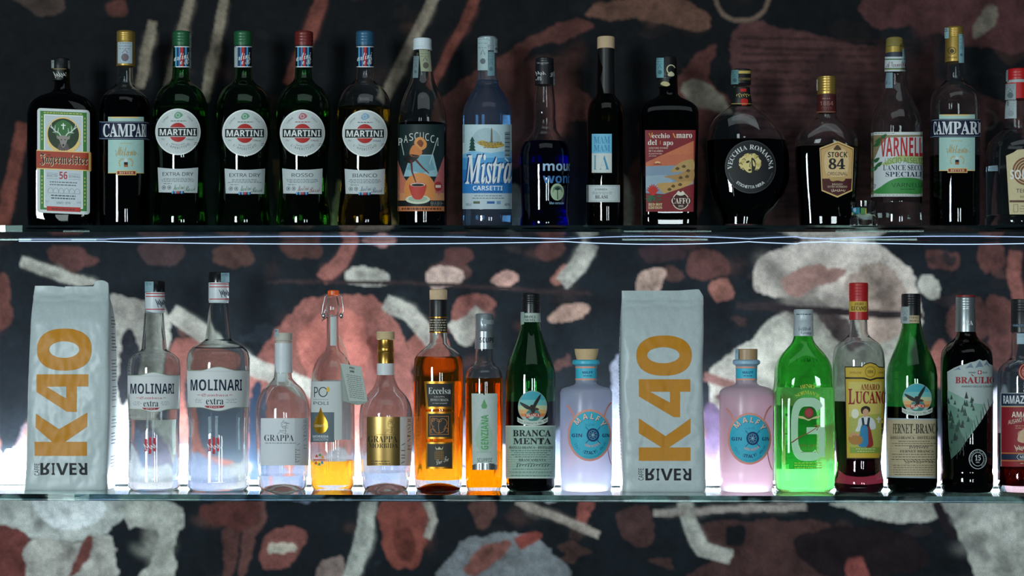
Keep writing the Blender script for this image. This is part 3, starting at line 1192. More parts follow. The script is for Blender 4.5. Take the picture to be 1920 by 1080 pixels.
a.ell(119, 252, 32, 32.5, GOLD2, 5)
a.ell(119, 252, 29.2, 29.8, '#16321a', 6)
a.blob([(119, 225), (138, 238), (134, 252), (119, 258), (104, 252), (100, 238)], '#2f6a30', 7)
a.rect(118, 231, 120.2, 243, '#dfe6df', 8)
a.rect(114.8, 234, 123.4, 236, '#dfe6df', 8)
for sgn in (-1, 1):
    X = lambda v: 119 + sgn * v
    a.stroke([(X(4), 256), (X(8), 250), (X(16), 246), (X(22), 238), (X(23), 231)], 2.4, '#c8cfca', 8, 1.2)
    for p, q in (((10, 249), (9, 240)), ((16, 246), (15, 236)), ((20, 242), (27, 236)), ((13, 248), (20, 249))):
        a.stroke([(X(p[0]), p[1]), (X(q[0]), q[1])], 1.8, '#c8cfca', 8, 0.8)
    a.poly([(X(4), 258), (X(13), 254), (X(12), 260), (X(6), 263)], '#8f847d', 8)
a.blob([(112, 256), (119, 254), (126, 256), (126, 264), (122, 274), (119, 277), (116, 274), (112, 264)], '#8e8781', 8)
a.blob([(108, 281), (113, 268), (119, 276), (125, 268), (130, 281), (119, 287)], '#5a4f4c', 7)
a.ell(115.5, 262, 1.2, 1.2, '#15181a', 9, 8)
a.ell(122.5, 262, 1.2, 1.2, '#15181a', 9, 8)
a.blob([(117, 272), (119, 270), (121, 272), (119, 275)], '#15181a', 9)
for i in range(15):
    t = math.radians(205 + i * 130 / 14)
    a.blob([(119 + 31 * math.cos(t) - 3, 254 - 31 * math.sin(t)), (119 + 31 * math.cos(t), 251 - 31 * math.sin(t)), (119 + 31 * math.cos(t) + 4, 256 - 31 * math.sin(t)), (119 + 31 * math.cos(t), 258 - 31 * math.sin(t))], GOLD2, 9)
a.rect(69, 283, 168, 319, GOLD2, 10)
a.rect(68.5, 285, 168.5, 317, '#a33a22', 11)
a.text('Jägermeister'.replace('ä', 'a'), 75.2, 289.3, 164.2, 313.3, '#e6c9a0', 'frak', 12, 0.012)
a.text('Jagermeister', 74.5, 288.5, 163.5, 312.5, '#17120f', 'frak', 13)
for x in (90.5, 93.6):
    a.ell(x, 291.5, 1.1, 1.2, '#17120f', 13, 8)
a.text('SELECTED', 88, 328, 108, 332.5, '#4c5560', 'sans', 5)
a.text('56', 111.5, 322, 126.5, 336, '#a52530', 'sansb', 5)
a.text('BOTANICALS', 129.5, 328, 150, 332.5, '#4c5560', 'sans', 5)
for y in (325.5, 335.5):
    a.rect(88, y, 109, y + 0.6, '#6a7580', 5)
    a.rect(129, y, 150, y + 0.6, '#6a7580', 5)
a.print_lines(92, 146, 341, 346, 2, '#5b6670', 2.0, 5, 4)
for x in (92, 102, 112, 122, 132, 142):
    a.arc(x + 3, 362, 5, 9, 0, 180, 1.0, '#8d989f', 5, 10)
a.rect(90, 362, 150, 363, '#8d989f', 5)
a.print_lines(92, 146, 366, 371, 2, '#4c5560', 2.4, 5, 5)
a.text('SINCE 1878', 106, 378.5, 132, 382.5, '#3f4852', 'sans', 5)
a.text('70 cl', 85.5, 377, 91, 380.5, '#7d8790', 'sans', 5)
a.text('35%', 144, 377, 152, 380.5, '#7d8790', 'sans', 5)
a.rect(88, 387.8, 151, 396.5, '#b02a24', 6)
a.print_lines(92, 147, 391, 391, 1, '#6d1a18', 3, 7, 6)
b.put(a, 'front_label')


# ---- red bitter bottles (two)
def bitter(label, cx, dy, level, tone, shift, capdx, group, stamp):
    b = Bottle(label, cx,
               [(66 + dy, 13), (124 + dy, 14.3), (150 + dy, 15), (160 + dy, 18), (167 + dy, 25), (174 + dy, 34), (182 + dy, 40.5), (193 + dy, 44.8),
                (210 + dy, 46), (418, 46), (425, 45), ('b', 41)], CLEAR, level=level, liquid=tone, group=group, punt=5)
    c = b.cap(domed(59 + dy, 17) + ridges(62 + dy, 79 + dy, 17, 5) + [(80 + dy, 16.6), (125 + dy, 17.2)], '#c3a255', 'cap', 0.38, 0.75, dx=capdx)
    x = cx + capdx
    if stamp == 'front':
        b.stamp(c, x - 14, 79 + dy, x + 11, 119 + dy, '#9fb0b8', '#6b5f66')
    else:
        b.stamp(c, x - 16.6, 60 + dy, x - 9, 80 + dy, '#8fb3b8')
        b.stamp(c, x + 8, 72 + dy, x + 16.9, 126 + dy, '#86aeb4', '#4d7880')
        k = Art(c)
        k.arc(x - 4, 103 + dy, 7, 6.5, 0, 360, 1.2, '#4a3d20', 2)
        k.blob([(x - 8, 104 + dy), (x - 4, 99 + dy), (x, 104 + dy), (x - 4, 108 + dy)], '#4a3d20', 2)
        k.text('MILANO', x - 12, 114 + dy, x + 5, 117.5 + dy, '#4a3d20', 'sans', 2)
        b.put(k, 'cap_print')
    o = shift
    a = b.art()
    y = o[1]
    X = lambda v: v + o[0]
    a.rect(X(203), 219 + y, X(269), 228 + y, '#a9c9c0', 1)
    a.rect(X(207), 219 + y, X(259), 221.3 + y, GOLD2, 2)
    a.rect(X(203), 258 + y, X(269), 325 + y, '#a5c9c1', 1)
    a.rect(X(cx - o[0] - 46), 227.5 + y, X(cx - o[0] + 46.2), 262 + y, '#141c36', 2)
    a.rect(X(cx - o[0] - 46), 228.6 + y, X(cx - o[0] + 46.2), 229.5 + y, '#8fa0b0', 3)
    a.rect(X(cx - o[0] - 46), 259.6 + y, X(cx - o[0] + 46.2), 260.5 + y, '#8fa0b0', 3)
    a.text('CAMPARI', X(194), 232 + y, X(279), 257 + y, '#d9dfe2', 'serif', 4, 0.02, wrap=True)
    a.text('Milano', X(217), 275 + y, X(255), 292 + y, '#b59a5e', 'script', 3)
    a.scribble(X(214), 280 + y, X(258), 293 + y, 0.7, '#8fa49a', 2, 4, 4)
    a.print_lines(X(222), X(250), 268 + y, 268 + y, 1, '#b9a56c', 1.4, 3, 2)
    for sgn in (-1, 1):
        for j in range(5):
            t = math.radians(-30 + j * 30)
            a.blob([(X(236) + sgn * (5 + 6 * math.cos(t)), 306 + y - 8 * math.sin(t)), (X(236) + sgn * (8 + 6 * math.cos(t)), 304 + y - 8 * math.sin(t)), (X(236) + sgn * (6 + 6 * math.cos(t)), 308 + y - 8 * math.sin(t))], '#c59c4e', 3)
    a.blob([(X(232), 306 + y), (X(236), 296 + y), (X(240), 306 + y), (X(236), 309 + y)], '#cfd6d4', 4)
    a.rect(X(232.5), 304 + y, X(239.5), 311 + y, '#15181d', 5)
    a.rect(X(232.5), 309 + y, X(239.5), 313 + y, '#a5582c', 6)
    a.rect(X(203), 323.6 + y, X(269), 325 + y, GOLD2, 3)
    a.rect(X(218.5), 319.5 + y, X(255), 328.5 + y, GOLD2, 4)
    a.rect(X(220), 321 + y, X(253.5), 327 + y, '#8e2f22', 5)
    a.text('BITTER', X(224), 322 + y, X(250), 326 + y, '#e0c9a0', 'serif', 6)
    b.put(a, 'front_label')
    return b


bitter('gold-capped bottle with navy band label, nearly full of dark red liquor, beside the stag bottle', 234, 0, 183,
       tint('deep_red', (0.13, 0.008, 0.010)), (0, 0), 2, 'navy-banded bitter bottles', 'front')


# ---- round-labelled vermouth bottles (four)
def vermouth(label, cx, lc, ly, capcol, word, tone, emblem, liquid, glass_mat, level, capdx, neckcol):
    b = Bottle(label, cx,
               [(70, 13), (86, 14), (126, 15.2), (146, 16.5), (152, 19), (158, 25), (165, 34), (175, 41.5), (186, 46.5), (199, 49.5),
                (216, 50.5), (248, 50.3), (272, 47.6), (298, 45.2), (345, 45), (376, 47), (402, 49.8), (419, 50.6), (427, 49.5), ('b', 46)],
               glass_mat, level=level, liquid=liquid, group='round-labelled vermouth bottles', punt=6)
    c = b.cap(domed(60, 17, 1.5) + ridges(62, 84, 17.3, 4) + [(85, 16.5), (87, 16.0)], capcol, 'cap', 0.4, 0.2, dx=capdx)
    n_ = b.cap([(87.2, 15.6), (126, 15.8)], neckcol, 'neck_label', 0.45, dx=capdx)
    x = cx + capdx
    k = Art(n_)
    for y in (86.8, 124.4):
        k.rect(x - 17, y, x + 17, y + 1.8, '#d5dcdf', 3)
    for x0, x1, cc in ((-12, -9.4, '#4aa3cf'), (-8.6, -6.2, '#1d2d5c'), (-5.6, -3.4, '#3d83c0'), (-2.6, 2.4, '#b3262c'), (3.2, 5.4, '#1d2d5c'), (6.0, 8.6, '#4aa3cf'), (9.4, 11, '#1d2d5c')):
        k.rect(x + x0, 88.6, x + x1, 124.4, cc, 2)
    k.text('artini', x - 14, 99, x + 12, 112, '#dfe5e6', 'script', 4, slope=-0.25)
    k.text('e R', x - 3, 108, x + 13, 121, '#dfe5e6', 'script', 4)
    b.put(k, 'neck_print')
    a = b.art()
    a.ell(lc, ly, 42, 43.6, '#e4e9e6', 1, 56)
    a.ell(lc, ly, 39.6, 41.2, '#c3cbca', 2, 56)
    a.ell(lc, ly + 1, 16.8, 18, '#ac2320', 3)
    a.rect(lc - 37.4, ly - 8.2, lc + 36.4, ly + 9.4, '#dfe4e1', 4)
    a.rect(lc - 36.4, ly - 7.4, lc + 35.4, ly + 8.6, '#14171a', 5)
    a.text('MARTINI', lc - 33.6, ly - 5.2, lc + 33, ly + 6.6, '#e0e5e3', 'sans', 6, 0.026)
    a.arctext("L'APERITIVO", lc, ly, 32.5, 228, 313, 4.6, '#363d40', 'sans', 3, 0.01, True)
    a.arctext('LUNGHE', lc, ly, 32, 148, 122, 3, '#596265', 'sans', 3)
    a.arctext('ITALIA', lc, ly, 32, 60, 36, 3, '#596265', 'sans', 3)
    a.arctext('MARTINI & ROSSI', lc, ly, 26, 242, 300, 2.4, '#5b6467', 'sans', 3, 0, True)
    a.print_lines(lc - 14, lc + 16, ly - 21, ly - 21, 1, tone, 1.4, 3, 3)
    a.blob([(lc - 7, ly - 30), (lc - 2, ly - 37), (lc + 5, ly - 36), (lc + 9, ly - 31), (lc + 3, ly - 26), (lc - 4, ly - 25)], emblem, 3)
    a.arc(lc, ly - 31, 3.4, 3.4, 0, 360, 1.2, '#c3cbca', 4, 12)
    a.text('75cl', lc - 31, ly + 12.5, lc - 25, ly + 15.5, tone, 'sans', 3)
    a.text('15%vol', lc + 14, ly + 12.5, lc + 29, ly + 16, tone, 'sans', 3)
    a.print_lines(lc + 30, lc + 37, ly + 20, ly + 23, 2, '#596265', 1, 3, 2)
    b.put(a, 'round_label')
    a = b.art()
    top = [(lc - 37.5 + 75 * i / 10, ly + 66.8 + 2.6 * math.sin(math.pi * i / 10)) for i in range(11)]
    a.poly(top + [(lc + 36, ly + 114.5), (lc - 35.5, ly + 113.5)], '#bcc5c6', 1)
    w = {'EXTRA DRY': 28.5, 'ROSSO': 20, 'BIANCO': 22.5}[word]
    a.text(word, lc - w, ly + 75.8, lc + w, ly + 82.6, '#30373a', 'sans', 3, 0.006)
    a.print_lines(lc - 31, lc + 31, ly + 87, ly + 92.5, 3, '#666f72', 1.1, 2, int(lc))
    a.print_lines(lc - 28, lc - 10, ly + 96.5, ly + 96.5, 1, '#666f72', 1.2, 2, 5)
    for dx in (-26, -16):
        a.arc(lc + dx, ly + 104.5, 3.2, 3.4, 0, 360, 0.8, '#3e4649', 2, 14)
        a.rect(lc + dx - 1, ly + 103, lc + dx + 1, ly + 106, '#3e4649', 2)
    a.text('Martini', lc - 9, ly + 98, lc + 12, ly + 108.5, tone, 'script', 3, -0.006, slope=-0.1)
    a.text('Rossi', lc + 12, ly + 101, lc + 32, ly + 111.5, tone, 'script', 3, -0.006, slope=-0.1)
    for i, cc in enumerate(('#4aa3cf', '#1d2d5c', '#4aa3cf', '#b3262c', '#b3262c', '#1d2d5c', '#4aa3cf', '#1d2d5c')):
        a.rect(lc - 11.5 + i * 2.9, ly + 110.8, lc - 9.2 + i * 2.9, ly + 116, cc, 3)
    b.put(a, 'lower_label')
    return b, c, x


GT = tint('vermouth_green', (0.55, 0.7, 0.42))
b, c, x = vermouth('green vermouth bottle with dark green neck label and torn strip on its cap, extra dry, left one', 339, 333.7, 247.2, '#1f5a38', 'EXTRA DRY', '#2f6b45', '#5f9a78', GT, GREEN, 205, 2, '#123a28')
b.root['label'] = 'green-capped extra dry vermouth bottle with torn paper strip, beside the navy-banded bottle'
b.stamp(c, x + 13, 62, x + 16.8, 128, '#93a09a')
b, c, x = vermouth('x', 457, 459, 249.2, '#1f5a38', 'EXTRA DRY', '#2f6b45', '#5f9a78', GT, GREEN, 208, -1, '#15181c')
b.root['label'] = 'green-capped extra dry vermouth bottle with a silver patch on its neck label'
k = Art(c)
k.rect(x - 15.4, 89, x - 10, 126, '#a6adac', 1)
b.put(k, 'tax_stamp', off=0.0009)
b, c, x = vermouth('x', 569, 567, 249.2, '#6b2420', 'ROSSO', '#8e3036', '#b0606a', GT, GREEN, 205, 1, '#15181c')
b.root['label'] = 'red-capped rosso vermouth bottle in green glass with round white label'
b, c, x = vermouth('x', 683.5, 684, 249.8, '#2a5a78', 'BIANCO', '#3d5a78', '#7ea2c0', tint('straw', (0.62, 0.52, 0.13)), CLEAR, 203, 1, '#15202c')
b.root['label'] = 'blue-capped bianco vermouth bottle in clear glass holding yellow liquor'

# ---- coffee liqueur with a poster label
b = Bottle('clear bottle of black liquor with white cap and poster label showing a red cup', 792,
           [(80, 14), (94, 15), (110, 16.5), (130, 19), (150, 22.5), (165, 28), (180, 34.5), (195, 39.5), (210, 43.5), (226, 45.5), (419, 45.5), (426, 44.5), ('b', 41)],
           CLEAR, level=233, liquid=tint('coffee', (0.01, 0.008, 0.008)))
c = b.cap(domed(73, 17.3, 1.6) + ridges(76, 88, 17.3, 3, 0.4) + [(89, 17.6), (95, 17.6)], '#cdd9de', 'cap', 0.45)
n_ = b.cap([(95.2, 15.5), (97, 15.6)], '#22262a', 'neck_ring', 0.5)
b.stamp(b.s, 786, 93, 806, 134, '#9aa186', '#5d5b50', off=0.0004, slant=3)
b.stamp(b.s, 776, 105, 786, 146, '#6f8386', '#56666a', off=0.0003, slant=-2)
a = b.art()
a.rect(746, 233, 832.5, 396, '#15282a', 1)
a.poly([(757, 331), (770, 290), (812, 290), (822, 331)], '#8fb4bd', 2)
a.poly([(763, 318), (772, 292), (808, 292), (815, 318), (790, 325)], '#6c9aa5', 3)
a.poly([(746, 300), (757, 331), (770, 350), (770, 372), (746, 372)], '#c0705a', 2)
a.poly([(832.5, 292), (818, 331), (810, 350), (810, 372), (832.5, 372)], '#b5605c', 2)
a.ell(787, 356, 29, 32, '#d08548', 3)
a.rect(746, 362, 832.5, 378, '#c98a5e', 2)
a.rect(746, 376, 832.5, 388, '#16181a', 4)
a.rect(746, 387, 832.5, 396, '#bd7347', 4)
a.print_lines(752, 828, 389.5, 389.5, 1, '#5e3424', 4, 5, 9, 0.05)
a.print_lines(806, 830, 378.5, 384, 3, '#9a9d98', 1, 5, 8)
for i, ch in enumerate('PASCUCCI'):
    t = i / 7
    a.text(ch, 751.5 + 69 * t - (1.2 if ch == 'I' else 3.6), 250 + 11 * (2 * t - 1) ** 2 - 2, 751.5 + 69 * t + (1.2 if ch == 'I' else 3.6), 262 + 11 * (2 * t - 1) ** 2, '#c9cfc6', 'sans', 3, 0.004)
a.stroke([(752, 262), (758, 291)], 1.3, '#b9c2bd', 3)
a.stroke([(820, 258), (805, 308)], 1.3, '#b9c2bd', 3)
a.blob([(770, 292), (769, 282), (776, 272), (786, 276), (792, 286), (784, 294)], '#c4763c', 5)
a.blob([(777, 270), (780, 260), (790, 257), (799, 266), (799, 276), (790, 282), (784, 276)], '#d08c4c', 6)
a.blob([(782, 268), (788, 262), (794, 268), (790, 276)], '#7e3d22', 7)
a.blob([(757, 299), (768, 290), (786, 292), (778, 302), (768, 306)], '#181514', 5)
a.stroke([(771, 300), (773, 322), (780, 342)], 4.2, '#5a1f1c', 5, 1.8)
a.stroke([(780, 300), (792, 314), (804, 325)], 4.2, '#5a1f1c', 5, 1.6)
a.ell(783.5, 374, 22.5, 8.4, '#c6d0ba', 5)
a.ell(783.5, 373, 17.5, 5.6, '#9fae98', 6)
a.blob([(768.5, 346), (783.5, 342), (798.5, 346), (797, 360), (790, 373), (777, 373), (770, 360)], '#b8382c', 7)
a.ell(783.5, 346.5, 13.6, 3.6, '#e3c9b6', 8)
a.ell(783.5, 347, 11.6, 2.7, '#231513', 9)
a.ell(821, 349.5, 7, 9, '#9c2b2a', 5)
a.rect(816, 347, 826, 352, '#d9c9bd', 6)
b.put(a, 'front_label')

# ---- clear anise bottle, pale blue label
b = Bottle('clear bottle with pale blue mountain village label and white foil cap', 914,
           [(72, 15), (96, 16.5), (147, 18.3), (150, 20.5), (154, 21), (158, 21), (175, 31), (190, 39), (203, 44.5), (216, 46.2), (393, 46.2), (396, 45.4), (399, 46.2), (421, 46.2), ('b', 42)],
           glass('backlit_haze', (0.94, 0.97, 1.0), 0.02, 1.45, 0.06, (0.55, 0.75, 1.0)), level=152, liquid=tint('backlit_blue', (0.62, 0.80, 0.95)))  # milky haze and blue tint stand in for backlight in the clear liquor
c = b.cap(domed(70, 17.5, 1.5) + ridges(72, 88, 17.8, 5, 0.5) + [(90, 17.6), (97, 17.4)], '#a9b9bf', 'cap', 0.35, 0.5)
b.stamp(c, 897, 71, 915, 132, '#a3b9bb', '#5f6b70')
b.stamp(c, 925, 73, 934, 99, '#9cb2b6', '#5f6b70')
b.stamp(b.s, 914, 97, 927, 142, '#6f9098', '#587078', off=0.0003)
a = b.art()
a.rect(868, 233.5, 959, 391, '#b9d2d8', 1)
a.ell(912, 262, 26, 22, '#a3bcc2', 2)
a.rect(868, 268, 959, 392, '#b9d2d8', 3)
a.poly([(868, 290), (885, 283), (920, 287), (959, 281), (959, 300), (868, 300)], '#7db9dc', 4)
a.rect(868, 296, 959, 330, '#4b9ad0', 4)
a.rect(868, 318, 959, 363, '#2f7cc2', 5)
a.rect(868, 362.5, 959, 391, '#b3c4cc', 6)
a.poly([(919.6, 268), (920.4, 244), (921.6, 239), (922.8, 244), (923.4, 268)], '#6d6250', 5)
a.blob([(895, 268), (905, 263), (918, 268), (940, 268), (944, 274), (925, 278), (908, 275)], '#b79c4c', 4)
a.print_lines(896, 944, 266, 276, 4, '#7b6230', 1.6, 5, 3, 0.3)
for k in range(4):
    a.poly([(886, 256 + k * 5), (881.5 - k * 0.7, 265 + k * 6), (890.5 + k * 0.7, 265 + k * 6)], '#21473f', 6)
for i in range(18):
    h = (1.0, 1.8, 0.8)[i % 3]
    a.rect(946, 248 + i * 2.6, 955, 248 + i * 2.6 + h, '#2a3138', 7)
a.rect(945.4, 247, 955.6, 294.5, '#a9c2ca', 6)
a.text('Mistra', 871, 287, 957, 343, '#1b3f7a', 'serifital', 8, 0.012, slope=-0.03)
a.text('Mistra', 873.5, 289, 958.5, 345, '#dde6e9', 'serifital', 9, 0.006, slope=-0.03)
a.stroke([(946, 297), (952, 303)], 2.4, '#dde6e9', 9)
a.text('FABBRICA LIQUORI', 884, 341.5, 944, 347, '#1c3d77', 'sans', 10)
a.text('CARSETTI', 887.5, 348.5, 941.5, 357, '#dde6e9', 'sans', 10, 0.02)
a.print_lines(888, 942, 359, 359, 1, '#1c4a86', 1.6, 10, 4)
a.print_lines(884, 946, 366.5, 371, 2, '#4d5a66', 1.2, 7, 6)
a.text('100 cl', 874, 381, 884, 386, '#3b4650', 'sans', 7)
a.text('40%', 945, 381, 955, 386, '#3b4650', 'sans', 7)
a.rect(888, 377.5, 900, 382, '#59664a', 7)
a.rect(913, 377.5, 927, 382, '#2c5f9a', 7)
a.rect(931, 377, 938, 383, '#6c93b8', 7)
b.put(a, 'front_label')

# ---- blue bottle
b = Bottle('clear bottle of vivid blue liquor with a palm tree roundel and black cap', 1021,
           [(116, 15), (158, 16.5), (175, 18.5), (192, 20), (214, 21), (222, 20), (228, 21.5), (240, 22), (250, 26.5), (258, 32.5), (268, 40), (280, 45), (292, 46.8),
            (345, 45.5), (395, 43.2), (404, 43.5), (414, 46), (424, 46.3), ('b', 43)],
           CLEAR, level=268, liquid=tint('blue', (0.008, 0.03, 0.55)))
c = b.cap(domed(110, 17, 1.5) + ridges(113, 122, 17.2, 2, 0.5) + [(126, 17.4), (160, 18)], '#14171c', 'cap', 0.4)
k = Art(c)
k.text('SELECTED', 1007, 117, 1028, 119.4, '#a9b0b2', 'sans', 2)
k.scribble(1004, 133, 1022, 142, 0.9, '#b9c0c0', 2, 4, 4)
k.text('NG', 1005, 143, 1016, 151, '#b9c0c0', 'script', 2)
k.text('L', 1031, 136, 1038, 144, '#b9c0c0', 'script', 2)
b.put(k, 'cap_print')
b.stamp(c, 1036.5, 134, 1039, 160, '#a5b0ae')
a = b.art()
a.text('moud', 1018, 301.5, 1068.6, 320.5, '#9fc0da', 'sans', 1, 0.03, wrap=True)
a.text('wond', 1018, 324.5, 1068.6, 343.5, '#3f78b0', 'sans', 1, 0.03, wrap=True)
a.ell(1044.5, 360, 12.4, 16, '#a9c0a0', 1)
a.stroke([(1045.5, 374), (1045, 356)], 1.6, '#1d3a38', 2, 1.2)
for i in range(9):
    t = math.radians(200 - i * 27)
    a.stroke([(1045, 356), (1045 + 6 * math.cos(t), 353 - 5 * math.sin(t)), (1045 + 9.5 * math.cos(t), 358 - 8 * math.sin(t))], 2.0, '#1d3a38', 2, 0.6)
a.text('blue curacao', 1030, 378, 1057, 383, '#8fb0c8', 'serif', 1)
b.put(a, 'front_print')

# ---- slim dark bottle with cork
b = Bottle('slim dark bottle with cork stopper, pale blue square label and white band label', 1135,
           [(88, 14.5), (150, 15.3), (176, 16.5), (184, 21.5), (191, 27.5), (199, 31.5), (210, 33.8), (225, 34.5), (420, 34.5), ('b', 31)],
           OLIVE, level=330, liquid=tint('olive_oil', (0.25, 0.2, 0.05)))
c = b.cap(domed(70, 16.4, 0.8) + [(92, 16.4)], '#c0a584', 'stopper', 0.8, dx=1.2)
c = b.cap([(92.2, 15.6), (130, 15.4), (178, 16.8)], '#101113', 'capsule', 0.42, dx=1)
a = b.art()
a.rect(1110, 251, 1147, 287.5, '#6fb4d2', 1)
a.rect(1110, 287.5, 1147, 324, '#c6cecb', 1)
a.text('MAM', 1113.5, 255.5, 1143.5, 269, '#4289ad', 'serif', 2)
a.text('MAM', 1113.5, 271.5, 1143.5, 284, '#4289ad', 'serif', 2)
a.text('I', 1113.5, 291, 1118.5, 318, '#4088ad', 'serif', 2, -0.012)
a.text('A', 1124, 291, 1142.5, 318, '#4088ad', 'serif', 2, -0.012)
b.put(a, 'square_label')
a = b.art()
a.rect(1100.5, 347, 1162, 379, '#c3cccc', 1)
a.frame(1104, 349, 1160, 377, 0.5, '#8a9394', 2)
a.text('UMBRIA', 1116, 353.5, 1139, 357, '#596264', 'serif', 2)
a.print_lines(1110, 1150, 360, 363, 2, '#7b8486', 0.9, 2, 3)
a.text('BLASI', 1116.5, 366, 1139.5, 372.5, '#2e3335', 'serif', 2)
b.put(a, 'band_label')

# ---- square black bottle, sunset label
b = Bottle('square black bottle with crimson sunset label showing a rocky coast and red peppers', 1254,
           [(115, 15, 15, 2), (152, 16.5, 16.5, 2), (176, 17.5, 17.5, 2), (183, 24, 20, 2.3), (190, 37, 24, 3), (197, 47, 28, 4), (206, 53, 32, 5), (216, 54.5, 34, 6),
            (300, 52.5, 34, 6), (398, 51.5, 34, 6), (402, 51, 33.5, 6), (408, 52, 34, 6), (424, 51.5, 34, 6), ('b', 48, 32, 5)],
           BROWNDK, level=200, liquid=tint('black_amaro', (0.05, 0.03, 0.02)), base=20)
c = b.cap(domed(108, 18.2, 1.5) + [(145, 18.4), (146, 17.6), (150, 17.6)], '#121416', 'cap', 0.4, dx=-4)
k = Art(c)
k.arc(1258, 130, 7.5, 8, 20, 300, 2.0, '#c9c3a0', 2, 18)
k.blob([(1252, 139), (1258, 134), (1264, 139), (1262, 143), (1254, 143)], '#c9c3a0', 2)
b.put(k, 'cap_print')
b.stamp(c, 1231.5, 108.5, 1245, 146, '#6f9fa8', '#47727a')
n_ = b.cap([(150.2, 16.8), (164, 17)], '#17191a', 'neck_label', 0.5, dx=-4)
k = Art(n_)
k.blob([(1239, 158), (1243, 153), (1252, 154), (1256, 159), (1249, 162)], '#b7ad7c', 2)
b.put(k, 'neck_print')
a = b.art()
a.poly([(1209.5, 244), (1304, 244), (1300, 397), (1211.5, 397)], '#7d2026', 1)
a.poly([(1211, 305), (1300.5, 264), (1300, 345), (1245, 364), (1211, 362)], '#c4704c', 2)
a.poly([(1211, 305), (1240, 291), (1300.5, 288), (1300.5, 310), (1211, 312)], '#bf6a4a', 3)
a.poly([(1211, 312), (1270, 310), (1300, 315), (1300, 345), (1245, 364), (1211, 362)], '#7e93a6', 4)
a.poly([(1211, 330), (1250, 328), (1262, 340), (1240, 350), (1211, 352)], '#93a7b5', 5)
a.ell(1233, 305, 5, 2.4, '#e6b878', 5)
a.poly([(1222, 309), (1233, 305.5), (1243, 309)], '#8a3f33', 6)
a.blob([(1258, 322), (1268, 310), (1282, 302), (1300, 300), (1299.5, 322), (1280, 322)], '#b3925c', 5)
a.blob([(1245, 331), (1270, 327), (1299, 318), (1299, 340), (1280, 345), (1262, 336)], '#a8824e', 6)
a.blob([(1232, 345), (1262, 342), (1296, 340), (1290, 348), (1248, 362), (1240, 358)], '#bb9358', 6)
for p in ((1270, 316), (1282, 312), (1290, 320), (1276, 333), (1288, 331), (1262, 349), (1275, 346), (1255, 355)):
    a.blob([(p[0] - 4, p[1] + 1), (p[0], p[1] - 3), (p[0] + 4, p[1]), (p[0] + 1, p[1] + 3)], '#5c4526', 7)
a.text('ecchio', 1222.5, 250, 1255.5, 259, '#e2ded2', 'serif', 3)
a.stroke([(1217, 250), (1220.5, 258.5), (1223, 249)], 1.8, '#d89a3c', 3)
a.text('maro', 1268, 251, 1297.5, 259, '#e2ded2', 'serif', 3)
a.stroke([(1262, 250), (1266, 258.5)], 2.2, '#d89a3c', 3)
a.text('del', 1215, 262, 1231.5, 272, '#e2ded2', 'serif', 3)
a.stroke([(1238, 264), (1238, 271)], 1.6, '#d8703c', 3)
a.text('apo', 1243.5, 265.5, 1262, 275, '#e2ded2', 'serif', 3)
a.text("LIQUORE D'ERBE", 1216.5, 276, 1252.5, 279.6, '#d5bdb0', 'serif', 3)
a.text('DI CALABRIA', 1216.5, 281.3, 1243.5, 284.8, '#d5bdb0', 'serif', 3)
a.text('al peperoncino', 1216.5, 286.5, 1241, 290, '#d5bdb0', 'serifital', 3)
a.text('piccante', 1216.5, 291, 1231, 294, '#d5bdb0', 'serifital', 3)
for i in range(8):
    t = math.radians(20 + i * 20)
    a.stroke([(1224, 366), (1224 + 10 * math.cos(t), 360 - 12 * math.sin(t)), (1224 + 13 * math.cos(t), 358 - 19 * math.sin(t) + 6)], 4.2, '#bb2b22', 8, 0.8)
for t in (-25, 20, 160, 200, 230, 300):
    r = math.radians(t)
    a.blob([(1224, 366), (1224 + 8 * math.cos(r) - 3, 370 - 7 * math.sin(r)), (1224 + 17 * math.cos(r) + 1, 369 - 10 * math.sin(r)), (1224 + 9 * math.cos(r) + 3, 373 - 8 * math.sin(r))], '#2e5b3c', 9)
a.text('RED HOT', 1216, 381, 1241.5, 386, '#e6d9a4', 'serif', 10)
a.text('EDITION', 1216, 387, 1241.5, 392, '#e6d9a4', 'serif', 10)
a.arc(1276, 377, 15, 15.5, 0, 360, 1.6, '#d9d2bd', 10, 36)
a.ell(1276, 377, 13.6, 14, '#3a1516', 9)
a.blob([(1268, 364), (1272, 358), (1276, 361), (1280, 358), (1284, 364), (1276, 367)], '#d9d2bd', 11)
a.rect(1258, 370.5, 1294.5, 383, '#4a1719', 11)
a.text('CAFFO', 1259, 371.5, 1293.5, 382, '#efe9d6', 'serif', 12, -0.004)
a.text('1915', 1271.5, 384.5, 1281, 388.6, '#d9d2bd', 'serif', 12)
b.put(a, 'front_label')

# ---- pressed round brandy bottle
b = Bottle('round flattened brandy bottle with black disc label and golden curly head', 1392,
           [(138, 14, 14, 2, -2), (164, 15, 15, 2, -2), (192, 18.5, 18.5, 2, -2), (199, 22, 20, 2, -2), (206, 31, 24, 2, -2), (214, 43, 28, 2, -1), (224, 54, 32, 2, 0), (240, 65, 36, 2, 3),
            (262, 73.5, 39, 2, 7), (290, 77, 41, 2, 10), (330, 76, 41, 2, 12), (362, 68.5, 39, 2, 10), (388, 55, 35, 2, 6), (404, 44, 32, 2, 2), (414, 40.5, 31, 2, 1), (424, 40, 31, 2, 0), ('b', 37, 29, 2, 0)],
           CLEAR, level=264, liquid=tint('brandy_dark', (0.035, 0.018, 0.012)), base=14)
c = b.cap(domed(131, 18, 1.5) + [(158, 18.2), (160, 16.5)], '#16191a', 'cap', 0.35, dx=-2)
k = Art(c)
k.rect(1385, 132.6, 1410, 138, '#c2a95a', 2)
k.text('CORRIERE', 1386, 146, 1408, 150, '#a8935a', 'sans', 2)
b.put(k, 'cap_print')
